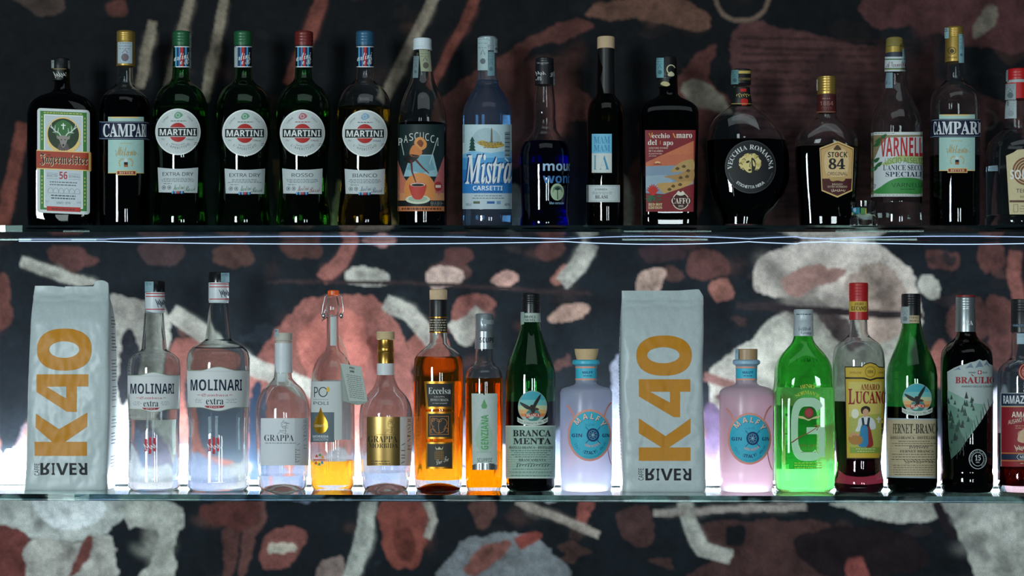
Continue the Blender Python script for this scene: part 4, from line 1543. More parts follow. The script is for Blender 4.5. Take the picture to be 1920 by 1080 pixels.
b.stamp(c, 1372, 131, 1385, 158, '#5c8488', '#3f6166')
n_ = b.cap([(165, 16), (180, 17.6), (196, 20.2), (197, 20)], '#131516', 'neck_label', 0.5, dx=-2)
k = Art(n_)
k.rect(1388, 166, 1399, 172, '#b8231f', 2)
k.blob([(1390, 186), (1401, 186), (1401, 196), (1395, 198), (1390, 196)], '#b8231f', 2)
k.scribble(1380, 175, 1406, 183, 0.9, '#b4a35c', 2, 2, 6)
k.rect(1372, 194, 1410, 195.2, '#b4a35c', 2)
b.put(k, 'neck_print')
a = b.art()
lx, ly = 1407, 313
a.ell(lx, ly, 47, 49, '#16191b', 1, 56)
a.arc(lx, ly, 47, 49, 0, 360, 1.2, '#3d4143', 2, 56)
a.arctext('VECCHIA ROMAGNA', lx, ly, 34, 186, -6, 8.6, '#dcdfdb', 'serif', 3, -0.004, ry=33)
a.arctext('ETICHETTA NERA', lx, ly, 40.5, 229, 311, 5.4, '#cdd0cc', 'sans', 3, 0.02, True)
a.arctext('BRANDY INVECCHIATO', lx, ly, 43, 195, 222, 2, '#5d6163', 'sans', 3, 0, True)
a.arctext('DAL 1820 BOLOGNA', lx, ly, 43, 318, 345, 2, '#5d6163', 'sans', 3, 0, True)
rnd = random.Random(5)
for i in range(26):
    t = math.radians(-40 + i * 260 / 25)
    r = 14 + 3 * rnd.random()
    a.ell(lx - 1 + r * math.cos(t), 306 - (r - 1) * math.sin(t), 4.6, 4.4, '#dcc986' if i % 3 else '#c2ab66', 3 + i % 2, 12)
a.ell(lx - 1, 309, 11.5, 15, '#dcc986', 5)
a.blob([(lx + 2, 296), (lx + 9, 302), (lx + 9, 316), (lx + 3, 327), (lx + 2, 312)], '#23221c', 6)
a.blob([(lx + 4, 300), (lx + 8, 306), (lx + 8, 312), (lx + 5, 310)], '#dcc986', 7)
a.blob([(lx - 8, 303), (lx - 3, 301), (lx - 2, 304), (lx - 7, 306)], '#23221c', 6)
a.blob([(lx - 4, 318), (lx + 1, 317), (lx + 1, 320), (lx - 3, 321)], '#23221c', 6)
a.stroke([(lx, 303), (lx - 1.5, 313), (lx + 1, 314)], 1.2, '#23221c', 6)
for p in ((-14, 318), (13, 320), (-12, 300), (14, 296), (0, 290), (-18, 308)):
    a.stroke([(lx + p[0] - 3, p[1]), (lx + p[0], p[1] - 3), (lx + p[0] + 3, p[1] + 1)], 1.3, '#23221c', 8)
b.put(a, 'disc_label')

# ---- flat brandy flask with six-sided label
b = Bottle('wide flask of red-brown brandy with gold cap and six-sided gold label', 1550,
           [(150, 15, 15, 2), (178, 16.5, 16.5, 2), (211, 17.4, 17.4, 2), (221, 19.5, 19, 2), (228, 26, 22, 2.2), (236, 36, 26, 2.4), (246, 47.5, 29, 2.8), (256, 55, 31, 3), (266, 58.3, 32, 3.2),
            (285, 58.6, 32, 3.2), (350, 55, 31, 3.2), (405, 51, 30, 3), (420, 50.5, 30, 3), ('b', 47, 28, 3)],
           CLEAR, level=276, liquid=tint('brandy_red', (0.12, 0.018, 0.008)), base=12)
c = b.cap(domed(144, 17.4, 1.5) + ridges(147, 176, 17.8, 6, 0.7) + [(178, 17.4)], '#c2a055', 'cap', 0.35, 0.8)
b.stamp(c, 1531.6, 149, 1535, 170, '#a9aa9c')
n_ = b.cap([(178.2, 17), (206, 18), (211.5, 18.6), (212, 18)], '#4a1a1a', 'neck_label', 0.45)
k = Art(n_)
k.text('1884', 1538, 190, 1562, 197.5, '#a8776a', 'sans', 2)
k.print_lines(1540, 1560, 184, 184, 1, '#a8776a', 1.6, 2, 2)
k.scribble(1540, 200, 1560, 206, 0.8, '#8c4438', 2, 2, 5)
k.rect(1530, 209, 1570, 211, '#8c5a48', 2)
b.put(k, 'neck_print')
a = b.art()
hexp = [(1571, 264.5), (1600.5, 277.5), (1597.5, 358), (1570, 370.5), (1540.5, 358), (1536.5, 277.5)]
sc = lambda f: [(1569 + (x - 1569) * f, 318 + (y - 318) * f) for x, y in hexp]
a.poly(hexp, '#d8b878', 1)
a.poly(sc(0.95), '#7a5228', 2)
a.poly(sc(0.92), '#c9a26a', 3)
a.poly([(1541, 335), (1597, 335), (1595, 356), (1570, 366.5), (1543, 356)], '#4a1a1c', 4)
a.blob([(1547, 290), (1570, 276), (1590, 290), (1588, 325), (1570, 332), (1549, 325)], '#d9bb88', 4)
a.blob([(1563, 281), (1566, 275), (1570, 272), (1574, 275), (1577, 281)], '#4f3a20', 5)
a.text('STOCK', 1552, 285, 1588.5, 295, '#1c1c20', 'sans', 6, 0.035)
a.ell(1570.5, 290, 1.7, 2.4, '#b82a26', 7, 12)
a.text('84', 1553.5, 297, 1584, 317.5, '#1c1c20', 'serif', 6, 0.01)
a.text('ORIGINAL', 1551.5, 322.5, 1588.5, 329, '#2a2320', 'sans', 6, 0.006)
a.blob([(1556, 335), (1570, 331.5), (1584, 335), (1580, 340), (1570, 338.5), (1560, 340)], '#b99a5e', 7)
a.text('BRANDY', 1560, 344, 1580, 347.4, '#d9c4a4', 'sans', 6)
a.text('EXTRA MORBIDO', 1552, 348.4, 1588, 352, '#d9c4a4', 'sans', 6)
a.scribble(1558, 354, 1584, 360, 0.8, '#d9c4a4', 6, 5, 7)
b.put(a, 'front_label')

# ---- shot glass standing in front of the anise bottle
zb = (HZ - YBU) * S
yc = -0.066
g = Bottle('small clear shot glass with red, blue and green print on the upper shelf', 1620,
           [(372.0, 23.3), (398, 22.0), (401, 21.4), (404, 22.6), (418, 26), ('b', 26)], CLEAR, level=400, t=2.2, yc=yc, cat='glass', name='shot_glass', open_top=True)
# (its picture rows are for Y = 0; the nearer distance is corrected by scaling about the base)
kk = (D + yc) / D
g.root.scale = (kk, kk, kk * 0.80)
g.root.location = ((1619 - 960) * S * kk, yc, zb)
a = Art(Surf(1620, [(372, 23.3), (398, 22.0), (431, 22)], 1, 2, False, yc))
a.rect(1597.5, 380, 1607, 396, '#b0261c', 1)
a.rect(1609, 379, 1616, 396, '#1f5fae', 1)
a.rect(1616.5, 379, 1630, 394, '#1f7d8c', 1)
a.rect(1632, 380, 1640, 397, '#3f7a35', 1)
a.rect(1640.5, 381, 1642.5, 397, '#b59a3c', 1)
a.blob([(1612, 396), (1617, 390), (1618, 397)], '#d2c79a', 2)
a.blob([(1618, 383), (1622, 380), (1623, 388), (1620, 390)], '#a9b6d9', 2)
g.put(a, 'print')

# ---- anise bottle, red lettering
b = Bottle('clear tall bottle with red lettering on a white and green label, behind the shot glass', 1680.5,
           [(84, 14.5), (106, 16.5), (134, 18.3), (150, 20), (165, 22.3), (180, 28), (195, 34), (208, 40), (220, 45), (234, 47.4), (380, 47.4), (382, 46.6), (384, 47.4), (420, 47.4), ('b', 44)],
           CLEAR, level=383, liquid=tint('water_clear', (0.93, 0.97, 0.97)), base=10)
c = b.cap(domed(71, 15.2, 2.5) + [(88.5, 16.2)], '#7d7238', 'stopper', 0.55, dx=-3.5)
c = b.cap([(89, 16.2), (100, 16.6)], '#b39a4a', 'capsule', 0.4, 0.5, dx=-3.5)
n_ = b.cap([(100.2, 16.8), (106, 17.2), (106.2, 18.2), (134, 18.9)], '#2f3948', 'neck_label', 0.5, dx=-3)
k = Art(n_)
k.rect(1655, 106.5, 1699, 134, '#c3ccce', 1)
k.rect(1655, 110, 1699, 112.2, '#3f6a4a', 2)
k.rect(1655, 127.5, 1699, 129.2, '#3f6a4a', 2)
k.rect(1655, 129.2, 1699, 131, '#8d8a5a', 2)
k.text('A Varnelli', 1662, 114, 1697, 126, '#7a3040', 'script', 3, -0.004, slope=-0.06)
b.put(k, 'neck_print')
b.stamp(n_, 1691, 92, 1696, 118, '#93b4b8')
b.stamp(b.s, 1661, 136, 1674, 165, '#7f9aa4', '#6f8a94', off=0.0003)
a = b.art()
a.rect(1633, 247.5, 1728.5, 368.5, '#d3d9d4', 1)
a.rect(1636.5, 253, 1728.5, 363.5, '#8a7b5a', 2)
a.poly([(1640, 363), (1640, 300), (1650, 275), (1664, 258), (1728.5, 256), (1728.5, 363)], '#c9d1d2', 3)
a.print_lines(1640, 1680, 249.5, 249.5, 1, '#5f6a62', 1.0, 2, 3)
a.print_lines(1640, 1725, 365.5, 365.5, 1, '#5f6a62', 1.0, 2, 4)
for p in ((1648, 262), (1656, 256), (1643, 300), (1648, 308), (1645, 270), (1640, 316)):
    a.blob([(p[0] - 6, p[1] + 4), (p[0], p[1] - 3), (p[0] + 7, p[1] - 4), (p[0] + 2, p[1] + 4)], '#2f6238', 4)
a.poly([(1652, 309), (1668, 298), (1690, 290), (1728.5, 294), (1728.5, 309), (1690, 302), (1665, 310)], '#a9b87a', 4)
a.text('LISCIO ALSELTZ', 1660, 297, 1728, 307.5, '#3f7a3a', 'sans', 5, 0.006, wrap=True, sag=1.5)
a.text('VARNELLI', 1652, 258.5, 1732, 294, '#b3252c', 'sans', 6, 0.05, wrap=True, sag=1)
a.text("L'ANICE SECCO", 1656.5, 309, 1730, 319.5, '#23304e', 'serif', 5, wrap=True)
a.text('SPECIALE', 1661, 322, 1729, 331.5, '#23304e', 'serif', 5, wrap=True)
a.blob([(1640, 362), (1652, 350), (1675, 336), (1700, 333), (1727, 338), (1728, 362), (1690, 363)], '#3c8a45', 4)
a.text('VARNELLI', 1672, 343, 1728, 351, '#1f4a2a', 'sans', 5, 0.004, wrap=True)
a.print_lines(1684, 1718, 354, 354, 1, '#1f4a2a', 1.4, 5, 2)
a.print_lines(1637, 1644, 345, 352, 4, '#3f3a4a', 1, 4, 2)
b.put(a, 'front_label')

bitter('gold-capped bottle with navy band label, only half full of dark liquor, near the red-capped bottle', 1790, -8, 293,
       tint('half_red', (0.12, 0.025, 0.018)), (1558.5, -4.5), -1, 'navy-banded bitter bottles', 'sides')

# ---- tequila bottle at the picture's edge
b = Bottle('broad clear bottle with red cap, cream label and brown sun disc at row end', 1907,
           [(140, 17), (186, 19.5), (200, 22), (236, 23.5), (241, 24), (248, 33), (257, 43), (268, 52), (280, 56), (295, 57), (402, 57), (406, 56.5), (410, 58.5), (424, 58.5), ('b', 54)],
           CLEAR, level=313, liquid=tint('tequila_clear', (0.88, 0.94, 0.97)), base=22, punt=0)
c = b.cap(domed(130, 19.5, 2) + ridges(134, 150, 20, 3, 0.5) + [(151, 19.5)], '#b3161c', 'cap', 0.4)
n_ = b.cap([(157, 20.5), (187, 21.5)], '#b3161c', 'capsule', 0.4)
b.cap([(151.2, 18), (156.8, 18.5)], '#a9b0b0', 'neck_ring', 0.4)
b.stamp(n_, 1886, 157, 1905, 187, '#93a0a2', '#5f6a70')
b.stamp(c, 1887.6, 131, 1892, 152, '#93a0a2')
b.stamp(b.s, 1886, 188, 1906, 222, '#a3b0b2', '#8d999c', off=0.0003)
a = b.art()
a.poly([(1886.5, 292), (1900, 286), (1907, 281), (1925, 279), (1943, 283), (1958, 292), (1952, 402), (1893, 402)], '#c9bb92', 1)
for r in (25, 20, 15, 10):
    a.arc(1925, 321, r, r, 0, 360, 3.4, '#7a4a2e', 2, 30)
a.text('SOL', 1894, 318.5, 1924, 336, '#e2e2da', 'sans', 4, 0.04, wrap=True)
a.text('TEQUILA', 1905.5, 354, 1950, 363, '#33302a', 'sans', 3, 0.006)
a.text('BLANCO', 1913, 367, 1945, 371, '#5c5548', 'sans', 3)
a.rect(1893, 375.5, 1954, 379.5, '#5a3a28', 3)
a.frame(1900, 383, 1909, 398, 1, '#8a7d5e', 3)
a.print_lines(1912, 1948, 386, 396, 3, '#8a7d5e', 1.2, 3, 5)
b.put(a, 'front_label')

# ================================================================== lower shelf, left to right
from mathutils import noise as mnoise


class BagSurf(Surf):
    """A filled paper bag: rows of (picture y, left edge, right edge, half depth)."""

    def __init__(self, rows, yb, top, seed):
        conv = []
        for i, (y, xl, xr, hd) in enumerate(rows):
            k = (D - hd * S) / D
            a, b_ = (xl - 960) * k + 960, (xr - 960) * k + 960
            yy = yb if i == len(rows) - 1 else (y - HZ) * k + HZ
            conv.append((yy, (b_ - a) / 2, hd, 2.3 + min(hd, 12) / 12 * 6, (a + b_) / 2))
        super().__init__(0, conv, 1, 6, True, 0.0)
        self.top, self.seed, self.ytop = top, seed, conv[0][0]

    def disp(self, px, py):
        v = Vector((px * 0.03, py * 0.022, self.seed))
        d = 1.9 * mnoise.noise(v) + 0.8 * mnoise.noise(v * 3.1)
        d += 1.0 * (0.5 - abs(mnoise.noise(Vector((px * 0.021 + 7, py * 0.012, self.seed * 3))))) ** 3 * 8 * 0.6
        d += 2.4 * math.exp(-((py - self.ytop - 24 - 2 * math.sin(px * 0.08)) / 2.2) ** 2)
        d += 1.3 * math.exp(-((py - self.ytop - 11) / 1.4) ** 2)
        f = max(0.0, min(1.0, (self.y1 - py) / 14))
        return -0.001 * d * f

    def lift(self, px, py):
        """Rows near the seal follow the uneven top edge."""
        t = self.top(px)
        lo = self.ytop + 34
        if py >= lo:
            return py
        return t + (py - self.ytop) * (lo - t) / (lo - self.ytop)

    def point(self, th, y, inset=0.0):
        p = super().point(th, y, inset)
        px = p[0] / S + 960
        py = self.lift(px, y)
        dy = self.disp(px, y) if math.sin(th) < 0 else 0.0
        if math.sin(th) < 0:
            dy *= min(1.0, abs(math.sin(th)) * 2.5)
        return (p[0], p[1] + dy, (HZ - py) * S)

    def front(self, px, py, off):
        p = super().front(px, py, off)
        return (p[0], p[1] + self.disp(p[0] / S + 960, HZ - p[2] / S), p[2])


BAGM = paint('#b0bdbe', 0.38, 0.0, 0.4, 0.2)


def coffee_bag(label, rows, cx, top, seed, zero, four, hole, karm, kstem, river, caffe, side):
    yb = ybl(cx)
    org = ((cx - 960) * S, 0, (HZ - yb) * S)
    t = thing('coffee_bag', label, 'bag', org, 'silver white coffee bags')
    s = BagSurf(rows, yb, top, seed)
    ys = [s.y0 + (s.y1 - s.y0) * i / 90 for i in range(91)]
    ys[-1] = s.y1
    V, F = loft(s, ys, 168, 0.0, org)
    body = link('bag_body', mesh_of('bag_body', V, F, [BAGM], angle=60), t)
    OC = paint('#bd7f17', 0.42, 0.0, 0.22, 0.1)
    a = Art(s)
    x0, y0, x1, y1, u0, v0, u1, v1 = zero
    n = 48
    vs, fs = [], []
    for i in range(n):
        an = 2 * math.pi * i / n
        e = 0.86
        c_, s_ = math.copysign(abs(math.cos(an)) ** e, math.cos(an)), math.copysign(abs(math.sin(an)) ** e, math.sin(an))
        vs.append(((x0 + x1) / 2 + (x1 - x0) / 2 * c_, (y0 + y1) / 2 + (y1 - y0) / 2 * s_))
        vs.append(((u0 + u1) / 2 + (u1 - u0) / 2 * math.cos(an), (v0 + v1) / 2 + (v1 - v0) / 2 * math.sin(an)))
    for i in range(n):
        j = (i + 1) % n
        fs.append((2 * i, 2 * j, 2 * j + 1, 2 * i + 1))
    a.add(vs, fs, OC, 1)
    # the 4 with its open triangle: outline and hole tessellated together
    pts = four + hole
    tri = tessellate_polygon([[Vector((p[0], p[1], 0)) for p in four], [Vector((p[0], p[1], 0)) for p in hole]])
    a.add(pts, [tuple(f) for f in tri], OC, 1)
    a.poly(karm, OC, 1)
    a.rect(*kstem, OC, 1)
    rx0, ry0, rx1, ry1 = river
    w = rx1 - rx0
    ink = '#10161d'
    for ch, f0, f1, fv, fh in (('R', 0.0, 0.215, True, False), ('I', 0.24, 0.305, False, False), ('V', 0.335, 0.60, False, False), ('E', 0.625, 0.775, False, False), ('R', 0.805, 1.0, True, True)):
        a.text(ch, rx0 + w * f0, ry0, rx0 + w * f1, ry1, ink, 'sans', 2, 0.045, fv=fv, fh=fh)
    a.text('CAFFE', *caffe, ink, 'sans', 2, 0.0, rot=90)
    a.build('front_print', body, org, off=0.0005, cut=3.0)
    # small print on the side gusset that shows
    sgn = side
    m = bmesh.new()
    rnd = random.Random(seed)
    th0 = 0.0 if sgn > 0 else math.pi
    for i in range(46):
        y = s.y0 + 60 + i * 6.2
        if y > s.y1 - 40 or rnd.random() < 0.22:
            continue
        h = rnd.choice((1.4, 2.0))
        p = []
        Y0, Y1 = -0.5 + 0.1 * rnd.random(), 0.2 + 0.5 * rnd.random()
        for yy, f in ((y, Y0), (y, Y1), (y + h, Y1), (y + h, Y0)):
            q = s.point(th0 + 0.001, yy)
            p.append((q[0] + sgn * 0.0005 - org[0], s.hd(yy) * S * f - org[1], q[2] - org[2]))
        m.faces.new([m.verts.new(v) for v in p])
    me = bpy.data.meshes.new('side_print')
    m.to_mesh(me)
    m.free()
    me.materials.append(paint('#3f4c5c', 0.6))
    link('side_print', me, body)
    return t


def top_a(px):
    if px < 122:
        return 536 + 3 * max(0, (px - 100) / 22)
    if px < 178:
        return 537
    return 540 - 14.5 * math.sqrt(max(0.0, 1 - ((px - 190) / 16.5) ** 2))


def z1(p):
    return (30 + p[0] / 4.267, 690 + p[1] / 4.267)


def z2(p):
    return (1150 + p[0] / 4.5, 690 + p[1] / 4.5)


coffee_bag('crumpled silver white coffee bag with one raised top corner, beside the smaller sambuca bottle',
           [(534, 65, 203, 2.5), (552, 62, 203.5, 5), (575, 58.5, 204, 18), (610, 54.5, 204, 32), (680, 51, 204, 38), (760, 48, 204, 40), (840, 46, 202, 41), (890, 44, 200.5, 41), (910, 42, 200, 41), (917, 42, 199, 40)],
           126, top_a, 1.3,
           (69.5, 616, 172, 695, 92, 640, 149, 671),
           [z1(p) for p in ((168, 50), (578, 50), (578, 148), (485, 148), (485, 352), (408, 350), (165, 192))],
           [z1(p) for p in ((245, 150), (402, 148), (402, 245))],
           [z1(p) for p in ((160, 365), (345, 490), (570, 357), (570, 470), (390, 592), (290, 592), (158, 476))],
           (*z1((150, 590)), *z1((567, 703))),
           (76, 868, 163.5, 890.5), (65, 869, 74, 891.5), 1)
coffee_bag('upright silver white coffee bag with a straight sealed top, between the two frosted bottles',
           [(543, 1166, 1319, 2.5), (560, 1166, 1319.5, 5), (585, 1165.5, 1320, 18), (620, 1165, 1321, 30), (690, 1164, 1319, 37), (770, 1165, 1321, 39), (850, 1167, 1324, 40), (895, 1167.5, 1325, 40), (912, 1167, 1326, 40), (918, 1167, 1325, 39)],
           1245, lambda px: 545 - 3 * max(0, min(1, (px - 1270) / 42)) + 14 * max(0.0, (px - 1310) / 9), 4.7,
           (1193, 629, 1296.7, 704.5, 1213, 651, 1274, 681),
           [z2(p) for p in ((215, 95), (648, 95), (648, 200), (562, 200), (562, 415), (510, 415), (215, 240))],
           [z2(p) for p in ((308, 200.2), (478, 200.2), (478, 292))],
           [z2(p) for p in ((215, 425), (440, 575), (650, 425), (650, 548), (468, 671), (408, 671), (215, 550))],
           (*z2((215, 670)), *z2((650, 783))),
           (1210, 878.4, 1295.6, 900.7), (1197, 878, 1206.5, 900.5), -1)


# ---- sambuca bottles
def sambuca(label, cx, rows, level, capx, caprows, lab, stampx, hump):
    b = Bottle(label, cx, rows, CLEAR, True, level=level, liquid=tint('water_clear', (0.93, 0.97, 0.97)), group='clear sambuca bottles', base=10, punt=5)
    y0, y1, y2, hw = caprows
    c = b.cap(domed(y0, hw, 1.2) + [(y1, hw)], '#17191c', 'cap', 0.22, dx=capx)
    n_ = b.cap([(y1 + 0.2, hw - 0.2), (y2 - 4, hw), (y2, hw - 1.0)], '#c6cfd2', 'neck_label', 0.4, dx=capx)
    x = cx + capx
    k = Art(n_)
    for y in (y1 + 1.5, y1 + 7, y2 - 8):
        k.rect(x - 20, y, x + 20, y + 1.7, '#b2323a', 2)
    k.scribble(x + 2, y1 + 12, x + 19, y2 - 11, 0.9, '#2a3550', 2, 3, 5)
    b.put(k, 'neck_print')
    b.stamp(c, stampx[0], y0 + 1, stampx[1], y1 - 1, '#7fa0a8', '#4d6a74')
    X0, X1, T, B_ = lab
    m = (X0 + X1) / 2
    w = (X1 - X0) / 2
    a = b.art()

    def outline(ins):
        up, dn = [], []
        for i in range(33):
            u = -1 + 2 * i / 32
            h = hump * (0.5 + 0.5 * math.cos(math.pi * max(-1, min(1, abs(u) / 0.62)))) if abs(u) < 0.62 else 0
            up.append((m + u * w, T - h + ins))
            dn.append((m + u * w, B_ + h - ins))
        return up + dn[::-1]
    a.poly(outline(0), '#93a08a', 1)
    a.poly(outline(1.2), thin_paper('#f0f4f5', 0.28), 2)
    f = (B_ - T) / 68.0
    Y = lambda v: T + (v - 703) * (B_ - T) / 65
    a.text('MOLINARI', m - w * 0.90, Y(719), m + w * 0.77, Y(738.5), '#16243a', 'sans', 4, 0.02, wrap=True)
    a.text('Sambuca', m - w * 0.55, Y(743.5), m + w * 0.32, Y(748.5), '#b04a58', 'frak', 4, -0.006)
    for x0, x1 in ((-0.68, -0.58), (0.36, 0.46)):
        a.rect(m + w * x0, Y(745.6), m + w * x1, Y(746.4), '#b04a58', 4)
    a.text('extra', m - w * 0.40, Y(751), m + w * 0.17, Y(762.5), '#1c2b3c', 'serif', 4, -0.004)
    a.print_lines(m - w * 0.82, m - w * 0.46, Y(753), Y(758.5), 3, '#8b979c', 0.9, 3, int(cx), 0.25)
    a.print_lines(m + w * 0.24, m + w * 0.62, Y(753), Y(758.5), 3, '#8b979c', 0.9, 3, int(cx) + 1, 0.25)
    a.poly([(m - w * 0.46, Y(764.4)), (m + w * 0.22, Y(764.4)), (m + w * 0.14, Y(768)), (m - w * 0.12, Y(769.3)), (m - w * 0.38, Y(768))], '#9c2a38', 3)
    a.text('ITALY', m - w * 0.3, Y(765.2), m + w * 0.06, Y(768), '#dcc9c9', 'serif', 4)
    b.put(a, 'front_label')
    a = b.art()
    q = m - w * 0.15
    for i, (dy0, dy1) in enumerate(((823, 846), (820, 851), (821, 846))):
        a.stroke([(q - 8 + i * 8, dy0), (q - 7.6 + i * 8, (dy0 + dy1) / 2), (q - 8.2 + i * 8, dy1)], 4.6, '#c02a38', 1)
    a.scribble(q - 12, 831, q + 12, 843, 1.2, '#dfe4e6', 2, 4, 4)
    b.put(a, 'front_print')
    return b


sambuca('smaller clear sambuca bottle with black cap and white label, half empty, beside the coffee bag', 289,
        [(540, 14), (586, 17.5), (590, 18), (610, 19.3), (640, 22), (655, 23.6), (659, 28), (665, 38), (675, 46.5), (690, 48.6), (725, 48.6), (768, 47.3), (800, 46.3), (860, 46.6), (900, 48), (912, 48), ('b', 44)],
        786, 1.5, (527, 548, 587, 18.3), (240.5, 336.5, 703, 768), (273, 288), 5.5)
sambuca('larger clear sambuca bottle with black cap and white label, filled to the shoulder', 409.5,
        [(524, 14), (568, 17.2), (572, 17.6), (590, 19), (620, 22), (636, 24), (641, 31), (650, 46), (661, 55.5), (672, 58), (700, 58.3), (770, 56.4), (800, 55), (860, 55.6), (900, 57.2), (911, 57.2), ('b', 53)],
        654, 0.5, (510.5, 530, 568, 18.8), (352.5, 466, 694, 764.5), (414, 429), 6.5)


# ---- clear grappa, white paper label
def villa_text(a, x0, x1, x2, x3, y0, ym, y1, col):
    a.text('VILLA', x0, ym + 30, x1, y1, col, 'serif', 4, -0.012, rot=90)
    a.text('FONTANER', x2, y0 + 2, x3, y1 - 26, col, 'serif', 4, -0.012, rot=90)
    a.stroke([(x2 - 1.6, y0 + 19), (x2 - 0.2, y0 + 17)], 0.8, col, 4)


def tree_art(a, x, y, w, col):
    """Little engraving: a tree over a low hill."""
    rnd = random.Random(int(x))
    for i in range(9):
        t = i / 9 * 6.283
        a.arc(x + w * 0.5 * math.cos(t), y - 9 + 6 * math.sin(t), 3.2, 2.6, rnd.uniform(0, 180), rnd.uniform(240, 360), 0.7, col, 4, 9)
    a.stroke([(x, y - 4), (x + 1, y + 4), (x - 1, y + 8)], 1.0, col, 4)
    a.stroke([(x - w * 1.6, y + 9), (x - w, y + 4), (x - w * 0.4, y + 7), (x + w * 0.7, y + 9)], 0.7, col, 4)
    for i in range(4):
        a.arc(x - w + i * 2.6, y + 3 + (i % 2), 1.8, 1.6, 0, 200, 0.6, col, 4, 7)


b = Bottle('clear round-shouldered grappa bottle with white cap and sleeve, white label, beside the larger sambuca', 530.5,
           [(660, 14), (700, 16.2), (708, 17), (717, 24), (728, 35.5), (740, 43), (754, 48), (768, 50), (800, 50.2), (850, 48.8), (890, 46.6), (910, 44.5), ('b', 41)],
           CLEAR, True, level=890, liquid=tint('water_clear', (0.93, 0.97, 0.97)), punt=14, base=5)
c = b.cap(domed(624, 16.2, 0.8) + [(638, 16.2), (640, 14.5), (643, 14.5)], '#b9b4a8', 'stopper', 0.6, dx=1.2)
n_ = b.cap([(643.2, 16.2), (665, 16.5), (667, 16.9), (669, 16.5), (699, 16.9)], '#c8cfd2', 'capsule', 0.42, dx=1.2)
b.stamp(c, 515.5, 617, 523, 631, '#9fb0b6', '#5d6a70')
b.stamp(b.s, 520, 700, 535, 716, '#c4ccce', '#c4ccce', off=0.0004)
a = b.art()
a.rect(489.5, 784, 577, 872.5, thin_paper('#e2e9ee', 0.35), 1)
a.rect(489.5, 784, 552.5, 872.5, thin_paper('#f2f6f8', 0.35), 2)
tree_art(a, 535, 805, 9, '#7d8a93')
a.text('GRAPPA', 496, 815, 550.5, 827, '#2c3844', 'serif', 4, -0.006)
a.print_lines(497, 556, 830, 830, 1, '#8b969d', 1.6, 4, 6, 0.02)
for i in range(6):
    a.rect(553.5, 842 + i * 4.5, 555, 844.5 + i * 4.5, '#5a666e', 4)
villa_text(a, 556, 562, 568, 574, 784, 800, 868, '#a8a79f')
b.put(a, 'front_label')

# ---- swing-top bottle
b = Bottle('tall narrow swing-top bottle with orange stopper and gold drop label, amber liquor at the bottom', 623.5,
           [(556, 9.5), (566, 11.5), (576, 13.8), (586, 12.2), (594, 11), (630, 11.2), (648, 11.6), (655, 13.5), (663, 20), (672, 27.5), (684, 33.5), (698, 37.5), (715, 40), (760, 41.2), (840, 41.8), (885, 41.5), (908, 40.2), ('b', 36)],
           CLEAR, True, level=863, liquid=tint('amber_pale', (0.955, 0.66, 0.16)), punt=4, t=2.4)
c = b.cap(domed(544, 10.6, 2) + [(553, 10.4), (554.5, 9)], '#d85a1c', 'stopper', 0.35, dx=1.5)
wm = paint('#aeb6ba', 0.25, 1.0)


def wires(parent, org, paths, name, r=0.0008, mat=wm):
    V, F = [], []
    for p in paths:
        v, f = tube([((x - 960) * S - org[0], y_ - org[1], (HZ - z) * S - org[2]) for x, y_, z in p], r, 8)
        o = len(V)
        V += v
        F += [tuple(i + o for i in q) for q in f]
    return link(name, mesh_of(name, V, F, [mat], angle=80), parent)


bail = wires(b.root, b.org, [[(614, 0, 552.5), (609.5, 0, 556), (606, 0, 572), (603.5, 0, 590), (607, 0, 596)],
                      [(636, 0, 552.5), (640.5, 0, 556), (643, 0, 572), (644, 0, 584), (640, 0, 592)],
                      [(612, 0, 577), (608, 0, 586), (606, 0, 594)], [(613, 0, 595), (606, -0.006, 600), (605, -0.008, 602)]] +
      [[(623.5 + 13.2 * math.cos(t), 13.2 * S * math.sin(t), 592) for t in [i * math.pi / 8 for i in range(17)]]], 'wire_bail')
for x in (606.5, 640):
    V, F = loft(Surf(x, [(587, 2), (589, 3.4), (594, 3.4), (597, 2)], 1, 2, False), [587, 589, 594, 597], 12, 0, b.org)
    link('wire_coil', mesh_of('wire_coil', V, F, [wm]), bail)
b.stamp(b.s, 619.5, 594, 630, 648, '#b9c4c4', '#b9c4c4', off=0.0004)
a = b.art()
a.rect(584, 715, 641, 773, thin_paper('#dfe6e5', 0.3), 1)
a.rect(582.8, 773, 626.5, 829, '#5b686f', 2)
a.rect(626.5, 773, 641, 825, thin_paper('#dfe6e5', 0.3), 1)
a.text('P', 589.5, 725.5, 596.5, 744.5, '#3b444a', 'sans', 3)
a.arc(606, 735, 7.6, 8.6, 0, 360, 1.9, '#3b444a', 3, 30)
a.blob([(615, 725), (618, 731), (615, 735.5), (612, 731)], '#d8a92c', 4)
a.rect(588, 748.6, 616, 749.3, '#77828a', 3)
a.text('POLI', 588.5, 753, 616.5, 759, '#3b444a', 'sans', 3, 0.004)
a.poly([(601.5, 763), (604, 771), (609.5, 782), (614.4, 792), (615, 801), (611, 809), (605, 813), (598, 813), (592, 809), (588.4, 801), (589, 792), (593.5, 782), (599, 771)], paint('#b98a22', 0.3, 0.7), 3)
a.text('GRAPPA', 591, 796, 613, 801, '#e3d29a', 'sans', 4, 0.01)
a.text('MORBIDA', 587, 816, 616, 820.5, '#c9d0d2', 'sans', 3, 0.02)
a.text('SMOOTH', 588, 822, 615, 826.5, '#c9d0d2', 'sans', 3, 0.01)
b.put(a, 'front_label')
a = b.art()
a.arc(599, 861, 11.5, 12, 0, 360, 0.8, '#d8b8b0', 1, 30)
